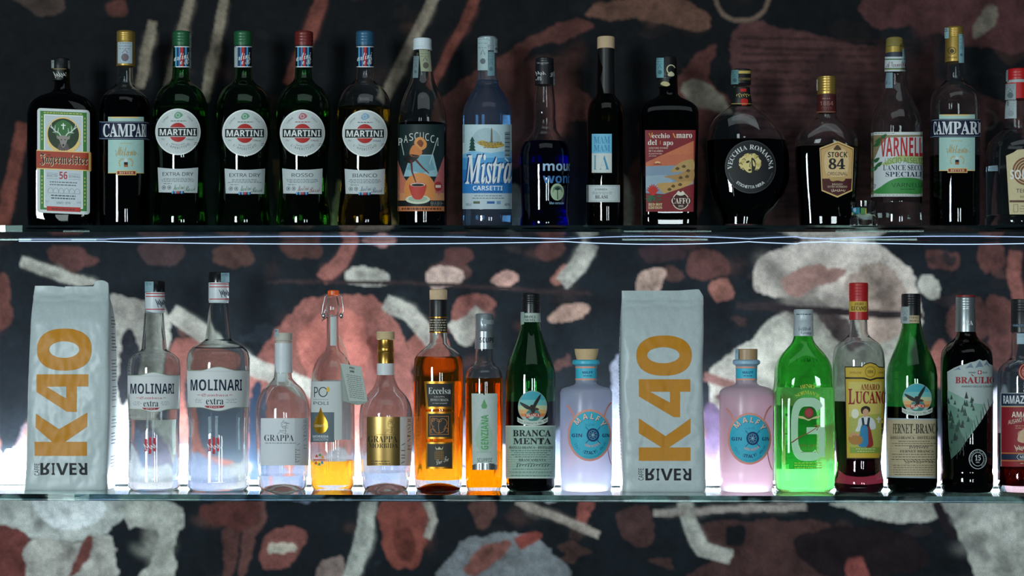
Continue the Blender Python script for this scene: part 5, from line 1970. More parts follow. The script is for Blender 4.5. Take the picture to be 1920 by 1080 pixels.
for p, cc in (((594, 855), '#c8542c'), ((600, 853), '#4f9a48'), ((605, 857), '#cc9a28'), ((593, 868), '#c8542c'), ((599, 870), '#4f9a48'), ((604, 867), '#3f86b8')):
    a.blob([(p[0] - 2.6, p[1] + 2), (p[0], p[1] - 3), (p[0] + 2.6, p[1] + 2)], cc, 2)
a.rect(588, 861, 610, 863, '#c86a3a', 2)
b.put(a, 'round_sticker')


def back_panel(b, th0, th1, y0, y1, col, name='back_label', off=0.3):
    """Label on the far side of the glass, seen through it."""
    V, F = [], []
    n = 14
    ys = [y0 + (y1 - y0) * i / 8 for i in range(9)]
    for y in ys:
        for i in range(n + 1):
            p = b.s.point(math.radians(th0 + (th1 - th0) * i / n), y, -off)
            V.append((p[0] - b.org[0], p[1] - b.org[1], p[2] - b.org[2]))
    for r in range(8):
        for i in range(n):
            F.append((r * (n + 1) + i, r * (n + 1) + i + 1, (r + 1) * (n + 1) + i + 1, (r + 1) * (n + 1) + i))
    link(name, mesh_of(name, V, F, [thin_paper(col, 0.5)]), b.root)


back_panel(b, 35, 125, 713, 826, '#ccd4d6')

# the card that hangs from its neck
tg = thing('hang_tag', 'small folded paper tag hanging by a string from the swing-top bottle', 'tag', ((663 - 960) * S, -0.04, (HZ - 720) * S))
TO = ((663 - 960) * S, -0.04, (HZ - 720) * S)


def card(name, pts, Y, th, mat):
    V = []
    k = (D + Y) / D * S
    for dY in (0, th):
        for (x, y), dd in pts:
            V.append(((x - 960) * k - TO[0], Y + dY + dd - TO[1], (HZ - y) * k - TO[2]))
    n = len(pts)
    F = [tuple(range(n)), tuple(range(2 * n - 1, n - 1, -1))] + [(i, i + n, (i + 1) % n + n, (i + 1) % n) for i in range(n)]
    return link(name, mesh_of(name, V, F, [mat], smooth=False), tg)


leaf = card('front_leaf', [((638, 681), 0), ((677, 687.5), 0), ((689.3, 753), 0), ((654.5, 752), 0)], -0.044, 0.0005, paint('#a9b3ab', 0.7))
card('back_leaf', [((638, 681.5), 0), ((650, 683.5), 0.006), ((688, 755), 0.008), ((670, 760), 0.006), ((642, 752), 0.001)], -0.0425, 0.0005, paint('#98a39d', 0.7))
a = Art(Flat(-0.0442), shear=0.155, sx=657)
a.text('POLI', 655, 687.5, 664.5, 691.5, '#2c3230', 'serif', 2)
a.text('1898', 655.5, 694, 664, 698, '#2c3230', 'serif', 2)
for i in range(12):
    y = 703 + i * 3.7
    dx = (y - 690) * 0.19
    a.print_lines(646 + dx * 0.9, 677 + dx * 0.75, y, y, 1, '#4d5653', 0.9, 2, i, 0.08)
a.build('tag_print', leaf, TO, cut=None)
wires(tg, TO, [[(636, -0.006, 630), (646, -0.02, 655), (655, -0.042, 684)], [(637, -0.004, 630), (651, -0.02, 656), (658, -0.042, 685)]], 'string', 0.0005, paint('#c9c2ae', 0.8))

# ---- grappa with a brushed gold label
b = Bottle('clear round-shouldered grappa bottle with cork, gold neck sleeve and brushed gold label', 723.5,
           [(684, 13.5), (700, 15.5), (706, 16.3), (719, 20.5), (728, 25), (737, 33), (748, 41.5), (761, 47), (775, 49.6), (800, 50), (850, 48), (890, 45.5), (910, 43.5), ('b', 40)],
           CLEAR, True, level=884, liquid=tint('water_clear', (0.93, 0.97, 0.97)), punt=16, base=5)
c = b.cap(domed(621.6, 17, 1) + [(636, 17), (637, 14)], '#c4ad84', 'stopper', 0.8, dx=-0.5)
b.cap([(637.2, 14.6), (650, 14.8), (651, 15.4), (659, 15.6), (660, 15.0), (661, 15.6), (681, 15.8)], '#b98f45', 'capsule', 0.3, 0.95, dx=-0.5)
b.cap([(681.2, 16.3), (703, 16.6)], '#cdd3d4', 'neck_label', 0.5, dx=-0.5)
a = b.art()
a.rect(688, 781.5, 749.8, 873, paint('#a98d55', 0.34, 0.85), 1)
a.rect(749.8, 781.5, 772, 873, thin_paper('#e6e9e6', 0.35), 1)
tree_art(a, 734, 803.5, 8, '#5a4a2a')
a.rect(706, 814.5, 745, 815.2, '#5a4a2a', 4)
a.text('GRAPPA', 690.5, 817, 745, 829.5, '#2c2416', 'serif', 4, -0.006)
a.text('MORBIDA', 692, 831, 745.6, 840, '#2c2416', 'serif', 4, -0.008)
a.print_lines(692, 734, 864, 869, 2, '#4a3d24', 1.5, 4, 9)
villa_text(a, 752, 759, 763, 770, 782, 800, 870, '#7d6f56')
b.put(a, 'front_label')

# ---- aged grappa, three gold-framed labels
b = Bottle('amber grappa bottle with black neck capsule, cork and three gold-framed black labels', 822,
           [(600, 14), (626, 16), (642, 16.6), (650, 22.5), (658, 33), (665, 40.5), (673, 44.6), (690, 46.6), (760, 46.8), (850, 45.6), (905, 44.6), ('b', 41)],
           CLEAR, True, level=669, liquid=tint('amber', (0.90, 0.50, 0.08)), punt=15, base=5)
c = b.cap(domed(542.7, 16.6, 2) + [(562, 16.2)], '#c9ad8a', 'stopper', 0.8)
n_ = b.cap([(562.2, 17.4), (565, 16.8), (580, 16.2), (624, 16.8)], '#111214', 'capsule', 0.4)
k = Art(n_)
for y in (594, 622):
    k.rect(804, y, 840, y + 2.2, paint('#c08a3a', 0.3, 0.9), 2)
for i in range(5):
    k.print_lines(806, 838, 599 + i * 4.7, 599 + i * 4.7, 1, '#a79c82', 2.2, 2, 20 + i, 0.02)
b.put(k, 'capsule_print')
GF = paint('#b9802c', 0.32, 0.85)
a = b.art()
a.poly([(795.4, 715), (852.4, 715), (849, 767), (799, 767)], GF, 1)
a.poly([(799.5, 719.4), (848.4, 719.4), (845.4, 762.6), (802.6, 762.6)], '#2a2a28', 2)
a.text('Eccelsa', 803.3, 726.8, 844.6, 738.6, '#dfe2df', 'serif', 3, -0.008)
a.text('GRAPPA', 814, 742.5, 834, 745.5, '#a9aaa2', 'serif', 3)
a.text('INVECCHIATA', 807.5, 747.5, 840.5, 752.2, '#c9cbc4', 'serif', 3, -0.006)
a.text('in legni pregiati', 811, 754.5, 838, 757.8, '#b5b7b0', 'serifital', 3)
b.put(a, 'name_label')
a = b.art()
a.rect(799, 772, 848, 823, GF, 1)
a.rect(802.4, 775.6, 844.6, 819.4, '#2a2a28', 2)
a.frame(806, 780, 841, 815, 1.0, '#b9763a', 3)
for (x, y, r, a0, a1) in ((817, 793, 8, 20, 250), (830, 793, 8, -70, 160), (823.5, 800, 12, 180, 360), (823.5, 786, 5, 200, 340), (812, 787, 3, 0, 360), (812, 808, 4, 0, 250), (836, 806, 4, -80, 180)):
    a.arc(x, y, r, r, a0, a1, 1.0, '#b9763a', 3, 18)
a.stroke([(823.5, 788), (822, 798), (823.5, 812)], 1.2, '#b9763a', 3)
b.put(a, 'picture_label')
a = b.art()
a.rect(799, 829, 848, 879, GF, 1)
a.rect(801.6, 832.2, 846, 875.4, '#3a3831', 2)
a.poly([(816, 837), (819.5, 842), (823.5, 837.5), (827.5, 842), (831, 837), (829.5, 843), (817.5, 843)], '#cfc2a0', 3)
for r in range(4):
    for q in range(4):
        a.frame(815 + q * 4.3, 845 + r * 4.4, 818.8 + q * 4.3, 848.8 + r * 4.4, 0.8, '#8c6a3c', 3)
a.text('Due Tre', 818, 858, 841, 868, '#dcd6c4', 'script', 4, -0.004, slope=-0.35)
b.put(a, 'crest_label')

# ---- gentian liqueur
b = Bottle('slim bottle of orange gentian liquor with pale green vertical label and silver capsule', 907.5,
           [(630, 14), (654, 16), (676, 16.8), (682, 19.5), (689, 27), (697, 32.5), (706, 34.5), (720, 34.8), (905, 34.8), ('b', 31.5)],
           CLEAR, True, level=709, liquid=tint('gentian', (0.93, 0.46, 0.025)), base=8)
c = b.cap(domed(587.8, 16.5, 2.5) + [(620, 16.6), (620.6, 16.2), (621.4, 17), (654.4, 17.8)], '#9aa4aa', 'capsule', 0.3, 0.6, dx=0.5)
k = Art(c)
k.text('SCUPPOZ', 899.5, 632.5, 940, 642.5, '#1d2226', 'sans', 2, 0.012, wrap=False)
k.items[-1] = ([(min(x, 925.4), y) for x, y in k.items[-1][0]], *k.items[-1][1:])
b.put(k, 'capsule_print')
b.stamp(c, 903, 600, 925, 608, '#8f9aa0', '#8f9aa0', slant=1)
a = b.art()
a.poly([(884.4, 737.8), (905, 737.8), (908, 741), (911, 737.8), (932.3, 737.8), (931.5, 881), (886, 881)], '#b3c2bd', 1)
a.poly([(908, 775), (914, 788), (922, 806), (925, 822), (921, 838), (913, 848), (903, 848), (894, 838), (891, 822), (894, 806), (902, 788)], '#9fbaa9', 2)
a.poly([(907.8, 748), (911, 756), (913.5, 761), (911.5, 766), (904.2, 766), (902.3, 761), (904.6, 756)], '#5f9a62', 3)
a.text('GENZIANA', 902, 777.8, 915.6, 843, '#4c9a58', 'sans', 3, 0.02, rot=90)
a.text('AMABILE', 894, 846, 921, 849.5, '#8cab98', 'sans', 3)
a.text('SCUPPOZ', 895, 859, 922.5, 866, '#2c3a3c', 'sans', 3, 0.004)
a.poly([(886, 872), (895, 868.5), (908, 868), (920, 868.5), (931.6, 872), (931.5, 881), (886, 881)], paint('#a9b0b2', 0.25, 0.9), 3)
for x in (898, 904, 912, 919, 924):
    a.rect(x, 869, x + 2, 881, '#4a5254', 4)
b.put(a, 'front_label')


# ---- eagle disc bottles
def eagle_disc(a, cx, cy, rx, ry):
    N_ = 36
    bands = (('#3f9fae', -1, -0.45), ('#6db4b2', -0.45, -0.1), ('#bcc49a', -0.1, 0.18), ('#d9a66a', 0.18, 0.42), ('#cf7d45', 0.42, 0.62), ('#9fb8b0', 0.62, 1))
    a.ell(cx, cy, rx + 1.2, ry + 1.2, '#8fa7a0', 1)
    for col, t0, t1 in bands:
        pts = []
        for i in range(13):
            t = t0 + (t1 - t0) * i / 12
            pts.append((cx + rx * math.sqrt(max(0, 1 - t * t)), cy + ry * t))
        for i in range(12, -1, -1):
            t = t0 + (t1 - t0) * i / 12
            pts.append((cx - rx * math.sqrt(max(0, 1 - t * t)), cy + ry * t))
        ded = [p for i, p in enumerate(pts) if i == 0 or math.hypot(p[0] - pts[i - 1][0], p[1] - pts[i - 1][1]) > 1e-4]
        a.poly(ded, col, 2)
    a.ell(cx + 1, cy + ry * 0.52, rx * 0.52, ry * 0.40, '#3d7f7c', 3, 24)
    a.ell(cx - 3, cy + ry * 0.62, rx * 0.22, ry * 0.16, '#a9c0b2', 4, 14)
    a.poly([(cx - rx * 0.5, cy + ry * 0.50), (cx, cy + ry * 0.33), (cx + rx * 0.52, cy + ry * 0.44), (cx + rx * 0.52, cy + ry * 0.68), (cx, cy + ry * 0.58), (cx - rx * 0.46, cy + ry * 0.74)], '#b23a2c', 5)
    a.text('BRANCA', cx - rx * 0.44, cy + ry * 0.42, cx + rx * 0.48, cy + ry * 0.62, '#e6dccb', 'serif', 6, slope=0.0)
    dark = '#221d1b'
    a.blob([(cx - 2, cy + 10), (cx - 5, cy), (cx - 2, cy - 4), (cx + 4, cy - 2), (cx + 5, cy + 6), (cx + 2, cy + 12)], dark, 6)
    a.blob([(cx + 1, cy - 3), (cx + 6, cy - 13), (cx + 15, cy - 24), (cx + 13, cy - 15), (cx + 8, cy - 5), (cx + 4, cy + 2)], dark, 6)
    a.blob([(cx - 3, cy + 1), (cx - 11, cy - 4), (cx - 23, cy - 9), (cx - 20, cy - 3), (cx - 11, cy + 4), (cx - 3, cy + 5)], dark, 6)
    a.blob([(cx + 3, cy + 1), (cx + 9, cy + 2), (cx + 12, cy + 5), (cx + 6, cy + 6)], '#4d3a2c', 7)
    a.poly([(cx - 1, cy + 9), (cx - 7, cy + 15), (cx + 1, cy + 13)], '#4d3a2c', 7)
    # scroll
    vs, fs = [], []
    for i in range(17):
        t = math.radians(200 + 140 * i / 16)
        x = cx + (rx + 1.5) * math.cos(t) * 1.08
        y = cy + ry * 0.62 - (ry * 0.42) * math.sin(t)
        vs += [(x, y - 4.2), (x, y + 4.2)]
    for i in range(16):
        fs.append((2 * i, 2 * i + 1, 2 * i + 3, 2 * i + 2))
    a.add(vs, fs, '#bfcbc0', 8)
    a.arctext('CASA FONDATA NEL 1845', cx, cy + ry * 0.62, (rx + 1.5) * 1.08 + 1.6, 206, 334, 3.6, '#35423c', 'sans', 9, 0.0, True, ry=ry * 0.42 + 1.8)


def eagle_rows(y, hw):
    k = hw / 46.0
    return [(y + 30, 14), (y + 55, 17.5), (y + 62, 18.4), (y + 76, 22), (y + 94, 28), (y + 112, 35), (y + 126, 40.5), (y + 139, 44 * k), (y + 155, 46 * k), (y + 175, hw), (906, hw), (913, hw - 1.5), ('b', hw - 7)]


b = Bottle('green bottle with eagle disc over mint label with black capitals, in front of no other, left of the frosted pair'.split(',')[0], 994.5, eagle_rows(550, 46.8), DKGREEN, True, level=752,
           liquid=tint('mint_dark', (0.015, 0.012, 0.01)), base=9, group='green eagle bottles')
b.root['label'] = 'green bottle with eagle disc over a mint green label with two bold words'
c = b.cap(domed(550, 17.4, 1.5) + ridges(553, 570, 17.7, 4, 0.6) + [(571, 17.2), (587, 17.6)], '#15181a', 'cap', 0.3, dx=1)
n_ = b.cap([(587.2, 17.6), (604, 18.3)], '#a9b9ae', 'neck_label', 0.5, dx=1)
k = Art(n_)
k.text('BRANCA', 984, 591.5, 1004, 596.5, '#3a4a44', 'serif', 2)
k.text('MENTA', 985, 598, 1003, 602.5, '#3a4a44', 'serif', 2)
b.put(k, 'neck_print')
k = Art(c)
k.poly([(977.5, 585), (984, 585), (984, 603), (977.5, 606)], '#8fa79e', 1)
k.poly([(983, 602), (978, 606), (972, 611), (974, 612.5), (984, 607)], '#9fb4ab', 1)
b.put(k, 'tax_stamp', off=0.0014)
a = b.art()
eagle_disc(a, 998.5, 763, 26, 29.5)
b.put(a, 'disc_label')
a = b.art()
a.rect(948.6, 798, 1041, 897, '#c4d2c8', 1)
a.rect(949.6, 800.2, 1040.4, 894.6, '#9db8aa', 2)
a.print_lines(951, 1039, 839, 892, 13, '#7f9d90', 1.0, 3, 12, 0.02)
a.text('BRANCA', 962, 806, 1033, 818.6, '#1d2a28', 'serif', 4, 0.014)
a.text('MENTA', 962.7, 821, 1033, 833.2, '#1d2a28', 'serif', 4, 0.014)
a.text('FRATELLI BRANCA - DISTILLERIE', 955, 836.4, 1037, 841.6, '#25332f', 'serif', 4, wrap=True)
a.text('BRANCAMENTA', 973, 860, 1023, 865, '#25332f', 'serif', 4)
a.print_lines(955, 1036, 844.5, 856, 4, '#47584f', 1.2, 4, 13, 0.2)
a.scribble(968, 868, 1030, 876, 0.9, '#3d4d46', 4, 6, 12)
a.print_lines(954, 1036, 879, 891, 3, '#566860', 1.2, 4, 15, 0.1)
b.put(a, 'front_label')


# ---- frosted gin bottles
def frosted(label, cx, mat, liquid, lx, ly, capcol, wrapcap):
    k_ = 48.6 if cx < 1200 else 50
    b = Bottle(label, cx, [(674.5, 23), (677, 25.2), (682, 25), (686, 19.6), (713, 19.6), (718, 19.8), (721, 22.5), (724, 30), (727, 41), (730.5, 46.6), (736, k_), (880, k_), (883, k_ - 0.4), (886, k_), (910, k_), ('b', k_ - 2)],
               mat, True, level=742, liquid=liquid, base=9, group='frosted gin bottles', t=3.2)
    c = b.cap(domed(654, 22.4, 1) + [(664, 21), (674.3, 18.5)] if not wrapcap else domed(654, 20.5, 1) + [(674.3, 20)], capcol, 'stopper', 0.75 if not wrapcap else 0.4, dx=0.5)
    TE = '#3fb4cf'
    l_ = b.cap([(674.7, 23.4), (677, 25.6), (682, 25.4), (685.4, 20.4)], TE if not wrapcap else '#8fb4cc', 'lip', 0.4)
    n_ = b.cap([(686, 20.0), (713, 20.0)], TE, 'neck_label', 0.5)
    k = Art(n_)
    for y0, y1 in ((687, 690.5), (709.5, 713)):
        k.rect(cx - 21, y0, cx + 21, y1, '#d99a86', 2)
    k.text('MALFY', cx - 7, 696, cx + 12, 700.5, '#1f5a78', 'sans', 3, 0.02)
    k.print_lines(cx - 6, cx + 12, 704, 704, 1, '#1f5a78', 1.4, 3, 3)
    b.put(k, 'neck_print')
    PK, NV = '#dd9684', '#1d3566'
    a = b.art()
    a.arc(lx - 62, ly - 14, 36, 50, 58, -40, 3.2, '#d98d80', 1, 26)
    a.arc(lx + 53, ly - 26, 26, 40, 118, 176, 3.0, '#d98d80', 1, 18)
    a.arc(lx + 53, ly + 10, 20, 56, 190, 240, 2.0, '#d98d80', 1, 18)
    a.ell(lx, ly, 40.5, 48.6, PK, 2, 56)
    a.ell(lx, ly, 37, 44.6, '#3bafc9', 3, 56)
    a.arctext('MALFY', lx, ly + 1, 27, 146, 27, 10.5, NV, 'sans', 5, 0.05, ry=31, wide=1.05)
    a.arctext('MALFY', lx - 0.7, ly + 0.2, 27, 146, 27, 10.0, '#f0c4b0', 'sans', 6, 0.012, ry=31, wide=1.0)
    a.text('G.Q.DI', lx - 8, ly - 21, lx + 9, ly - 17, '#2a7f9c', 'sans', 5)
    a.text('GIN', lx - 33, ly - 3, lx - 14, ly + 3.6, NV, 'sans', 5, 0.016)
    a.text('GIN', lx + 23, ly - 3, lx + 36.5, ly + 3.6, NV, 'sans', 5, 0.012)
    ex, ey = lx + 6, ly - 0.5
    for dx, dy in ((1, 1), (-1, 1)):
        a.stroke([(ex - 13.5 * dx, ey - 15 * dy), (ex + 13.5 * dx, ey + 16 * dy)], 1.0, NV, 5)
    a.ell(ex, ey, 11.6, 12.6, NV, 6, 30)
    a.ell(ex, ey, 8, 9, '#3bafc9', 7, 24)
    a.ell(ex, ey, 7, 8, NV, 8, 24)
    for t in range(0, 180, 45):
        r = math.radians(t + 20)
        a.stroke([(ex - 6 * math.cos(r), ey - 7 * math.sin(r)), (ex + 6 * math.cos(r), ey + 7 * math.sin(r))], 0.8, '#8fc9d6', 9)
    a.arctext('GIN ROSA', lx + 3, ly - 4, 24, 238, 312, 4.6, '#d9a4a4', 'sans', 5, 0.02, True, ry=27)
    a.arctext('70cl', lx, ly, 33, 206, 232, 5, '#1f6f90', 'sans', 5, 0, True, ry=37)
    a.arctext('(ITALY)', lx, ly, 31, 246, 298, 6, NV, 'sans', 5, 0.02, True, ry=36)
    a.arctext('41% vol', lx, ly, 33, 308, 338, 4.6, '#1f6f90', 'sans', 5, 0, True, ry=37)
    a.arctext('GIN DISTILLERIA', lx, ly, 35, 252, 310, 2.6, '#2a8aa4', 'sans', 5, 0, True, ry=42.5)
    b.put(a, 'round_label')
    if wrapcap:
        b.stamp(b.s, cx - 20, 655, cx - 14, 674, '#8fb0c0')
    return b


frosted('frosted pale blue gin bottle with bare cork, teal disc label, beside the mint label bottle', 1099,
        glass('frosted_blue', (0.90, 0.92, 1.0), 0.28, 1.45, 0.34, (0.84, 0.88, 1.0)), tint('pale_gin', (0.90, 0.93, 1.0)), 1105.5, 816, '#c9ac82', False)
frosted('frosted pink gin bottle with wrapped cork, teal disc label, beside the bright green bottle', 1399.5,
        glass('frosted_pink', (1.0, 0.90, 0.96), 0.28, 1.45, 0.34, (1.0, 0.86, 0.94)), tint('pink_gin', (1.0, 0.86, 0.92)), 1405, 822.5, '#a98c68', True)

# ---- bright green gin
b = Bottle('bright green square gin bottle with large pale letter and red seal', 1506,
           [(600, 14, 14, 2), (632, 18, 18, 2), (641, 21, 20, 2), (653, 30.5, 26, 2.2), (664, 40, 31, 2.6), (678, 48, 35, 3.4), (692, 51.5, 37, 4.5), (718, 52.3, 38, 5), (727, 53, 38, 6), (733, 54.6, 39, 7),
            (904, 54.6, 39, 7), (913, 53.6, 38, 6), ('b', 48, 34, 5)], BRIGHTGREEN, True, level=726, liquid=tint('green_gin', (0.86, 0.97, 0.84)), base=9)
c = b.cap(domed(580, 17.8, 2) + [(587, 18.2), (588, 17.6), (592, 18.2), (602, 18.2), (603, 17.6), (604, 18.3), (630, 19)], '#b3bfc4', 'cap', 0.42, 0.15, dx=0.5)
k = Art(c)
k.print_lines(1492, 1522, 588.5, 588.5, 1, '#4a5860', 1.8, 2, 2, 0.05)
k.text('istilled', 1498, 613, 1519, 620, '#27323a', 'serif', 2, -0.012)
k.text('Group', 1502, 621, 1521, 628.5, '#27323a', 'serif', 2, -0.012)
b.put(k, 'cap_print')
back_panel(b, 62, 118, 762, 880, '#1f4a2a')
a = b.art()
a.text('BARMAN', 1493, 671, 1534, 679, glass('embossed_green', (0.12, 0.5, 0.12)), 'serif', 1, -0.012)
b.put(a, 'embossing')
a = b.art()
a.arctext('HENRY', 1515, 764, 37, 110, 70, 6.5, '#b9b83a', 'serif', 2)
a.arctext("NORMAN'S", 1514, 769, 30, 130, 52, 6.5, '#b9b83a', 'serif', 2)
MI = thin_paper('#d6f2de', 0.4)
vs, fs = [], []
# the large letter: a broad arch, an open right side, a bar and an upright
gx0, gx1, gy0, gy1 = 1483, 1546.5, 745.5, 864.5
mx, rr = (gx0 + gx1) / 2, (gx1 - gx0) / 2
def ga(t, f):
    return (mx + rr * f * math.cos(t) * 1.0, (gy0 + gy1) / 2 - (gy1 - gy0) / 2 * (f if abs(math.sin(t)) < 0.1 else (0.72 + 0.28 * (f - 0.55) / 0.45) if f < 1 else 1) * math.sin(t))
for i in range(29):
    t = math.radians(38 + (306 - 38) * i / 28)
    e = 0.62
    c_, s_ = math.copysign(abs(math.cos(t)) ** e, math.cos(t)), math.copysign(abs(math.sin(t)) ** e, math.sin(t))
    vs += [(mx + rr * c_, (gy0 + gy1) / 2 - (gy1 - gy0) / 2 * s_), (mx + (rr - 13) * c_, (gy0 + gy1) / 2 - ((gy1 - gy0) / 2 - 16.5) * s_)]
for i in range(28):
    fs.append((2 * i, 2 * i + 1, 2 * i + 3, 2 * i + 2))
a.add(vs, fs, MI, 2)
a.rect(1512, 801, 1546.5, 814, MI, 2)
a.rect(1534, 814, 1546.5, 857, MI, 2)
a.ell(1516.5, 774, 8.8, 9.6, '#8e2c30', 3, 24)
a.ell(1516.5, 774, 6, 6.6, '#a33c3e', 4, 20)
a.blob([(1496, 780), (1506, 781), (1516, 786), (1528, 781), (1537, 780), (1534, 784), (1522, 786), (1516, 789), (1508, 786), (1498, 784)], '#c9bd8a', 3)
a.stroke([(1484, 830), (1500, 819), (1515, 812), (1528, 804), (1535, 797)], 2.2, '#8e3a28', 4, 1.2)
a.stroke([(1526, 798), (1536, 797), (1531, 807)], 1.6, '#8e3a28', 4)
a.text('dry gin', 1499, 832, 1530, 840, '#8e3a28', 'sans', 4)
a.print_lines(1502, 1530, 842, 847, 2, '#8e4a38', 1, 4, 3)
a.print_lines(1488, 1542, 867, 876, 3, '#a9b83a', 2.0, 3, 5, 0.04)
b.put(a, 'front_print')

# ---- herb liqueur with yellow label
b = Bottle('bottle with tall red cap and yellow label picturing a woman in a long skirt', 1610,
           [(585, 14), (601, 16), (622, 16.8), (630, 20.5), (637, 29), (644, 38), (652, 43.8), (662, 47), (680, 48.4), (740, 48.4), (790, 46.5), (830, 43), (866, 41), (884, 42.5), (900, 45.8), (910, 46.4), ('b', 42)],
           CLEAR, True, level=752, liquid=tint('herb_red', (0.03, 0.010, 0.013)), base=9)
c = b.cap(domed(530.4, 17.3, 1) + ridges(532, 560, 17.8, 5, 0.6) + [(562, 17.4), (599.6, 17.8)], '#ad1c20', 'cap', 0.4)
k = Art(c)
k.rect(1591, 565, 1629, 584.5, '#c9a846', 1)
k.text('AMARO', 1602, 567, 1619, 572.5, '#4a2a18', 'serif', 2)
k.text('LUCANO', 1597, 574, 1623.5, 582.5, '#231812', 'serif', 2, 0.01)
b.put(k, 'cap_print')
a = b.art()
hump = [(1584, 687), (1616, 687), (1621, 682), (1631.5, 679), (1642, 682), (1647, 687), (1657.7, 688)]
a.poly(hump + [(1656, 860.5), (1587, 860.5)], '#2c2415', 1)
a.poly([(1585.5, 689), (1616, 689), (1622, 684), (1631.5, 681), (1641, 684), (1647, 689), (1657.4, 690), (1657, 707), (1643, 707.5), (1631.5, 711), (1620, 707.5), (1586, 707)], '#c8a93a', 2)
a.poly([(1586, 710.5), (1619, 710.5), (1631.5, 714), (1644, 710.5), (1657, 710.5), (1655, 858.6), (1588.4, 858.6)], '#c7a838', 2)
a.poly([(1591, 716), (1653, 716), (1651, 838), (1592, 838)], '#cbbb62', 3)
a.poly([(1592, 782), (1651.5, 775), (1651, 838), (1592, 838)], '#a9ab52', 4)
a.arc(1631.5, 697, 9, 10, 0, 360, 1.2, '#8c6a24', 4, 28)
a.text('1894', 1626, 694, 1637, 700, '#5c4218', 'serif', 4)
a.text('DISTILLERIE', 1594, 697, 1615, 700.5, '#5c4218', 'sans', 4)
a.text('LUCANO', 1646, 697, 1656, 700.5, '#5c4218', 'sans', 4)
a.text('AMARO', 1613.5, 720, 1648.3, 731.4, '#8c2a22', 'serif', 6, 0.004)
a.text('L', 1591, 729, 1603, 758, '#8c1f22', 'serif', 6, 0.016)
a.text('UCANO', 1604, 733.5, 1659.5, 757, '#8c1f22', 'serif', 6, 0.016, wrap=True)
a.blob([(1614, 770), (1616, 764), (1623, 761), (1630, 764), (1631, 770), (1627, 774), (1617, 776)], '#2b1d18', 6)
a.blob([(1618, 770), (1623, 766), (1628, 770), (1627, 777), (1622, 779), (1618, 776)], '#c99a78', 7)
a.poly([(1620, 776), (1626, 776), (1628, 785), (1618, 785)], '#c99a78', 6)
a.blob([(1608, 798), (1610, 786), (1618, 781), (1628, 781), (1637, 786), (1641.5, 797), (1640, 804), (1632, 805), (1629, 796), (1616, 796), (1612, 808), (1604, 808)], '#cfd3d2', 6)
a.poly([(1615, 783), (1631, 783), (1629, 800), (1617, 800)], '#23303c', 7)
a.poly([(1619, 782), (1627, 782), (1625, 796), (1621, 796)], '#d3d6d4', 8)
a.blob([(1617, 799), (1629, 799), (1634, 815), (1636, 836), (1622, 837), (1625, 815)], '#8e2f2a', 6)
a.blob([(1615, 799), (1625, 799), (1627, 815), (1626, 836), (1610, 836), (1612, 815)], '#2f7fa8', 7)
a.blob([(1591, 822), (1598, 816), (1610, 816), (1617, 822), (1614, 832), (1598, 833)], '#a9763a', 8)
for p in ((1596, 817), (1602, 814), (1608, 815), (1599, 813)):
    a.ell(p[0], p[1], 3, 2.6, '#c9906a', 9, 12)
a.ell(1603.5, 775.5, 7, 9, '#d9dcc4', 5, 24)
a.rect(1645, 781, 1648, 793, '#d3d3c9', 6)
a.rect(1642.5, 784, 1650.5, 787, '#d3d3c9', 6)
a.rect(1594, 838.5, 1650, 849.5, '#7f9a3c', 5)
a.print_lines(1604, 1642, 841, 845.5, 2, '#d9dba8', 1.2, 6, 4)
b.put(a, 'front_label')

# ---- beige label eagle bottle
b = Bottle('green bottle with eagle disc over a beige label with narrow black lettering', 1709.5, eagle_rows(551, 47), DKGREEN, True, level=762,
           liquid=tint('fernet_dark', (0.012, 0.01, 0.008)), base=9, group='green eagle bottles')
c = b.cap(domed(551, 17.6, 1.5) + ridges(554, 572, 18, 4, 0.6) + [(573, 17.6), (606.5, 18.4)], '#15181a', 'cap', 0.3, dx=-1.5)
k = Art(c)
k.rect(1700, 591.5, 1727, 606, '#bfae8c', 1)
k.text('FERNET', 1706, 593.5, 1722, 597.5, '#3a3326', 'serif', 2)
k.text('BRANCA', 1706, 599.5, 1722, 603.5, '#3a3326', 'serif', 2)
b.put(k, 'cap_print')
b.stamp(c, 1690, 575, 1705.5, 606.5, '#9aa6a6', '#6f7c7c')
a = b.art()
eagle_disc(a, 1719.5, 747, 26, 27)
b.put(a, 'disc_label')
a = b.art()
a.poly([(1665.5, 784), (1757, 785), (1757, 897), (1667, 895.5), (1663.6, 790)], '#9fb0b8', 1)
a.poly([(1667, 786.6), (1757, 787.4), (1757, 894), (1668.6, 893), (1665.6, 791)], '#b8aa8c', 2)
a.print_lines(1669, 1755, 816, 890, 16, '#a2926f', 1.0, 3, 22, 0.02)
a.text('FERNET-BRANCA', 1675, 794.5, 1757.6, 813, '#1f1d1a', 'serif', 4, 0.0, wrap=True)
a.text('FRATELLI BRANCA - DISTILLERIE', 1671, 818, 1756, 823.4, '#2f2a22', 'serif', 4, wrap=True)
a.text('FERNET BRANCA', 1688, 843.6, 1750, 848.6, '#3a3328', 'serif', 4)
a.print_lines(1674, 1754, 827, 835, 3, '#5a4f3c', 1.2, 4, 23, 0.15)
a.scribble(1704, 836, 1740, 842, 0.9, '#3a3328', 4, 6, 8)
a.print_lines(1671, 1755, 851.5, 861, 3, '#5a4f3c', 1.2, 4, 24, 0.05)
a.scribble(1695, 861, 1750, 869, 0.8, '#4a4232', 4, 8, 10)
a.print_lines(1671, 1755, 872, 889, 5, '#6a5e48', 1.2, 4, 25, 0.12)
b.put(a, 'front_label')

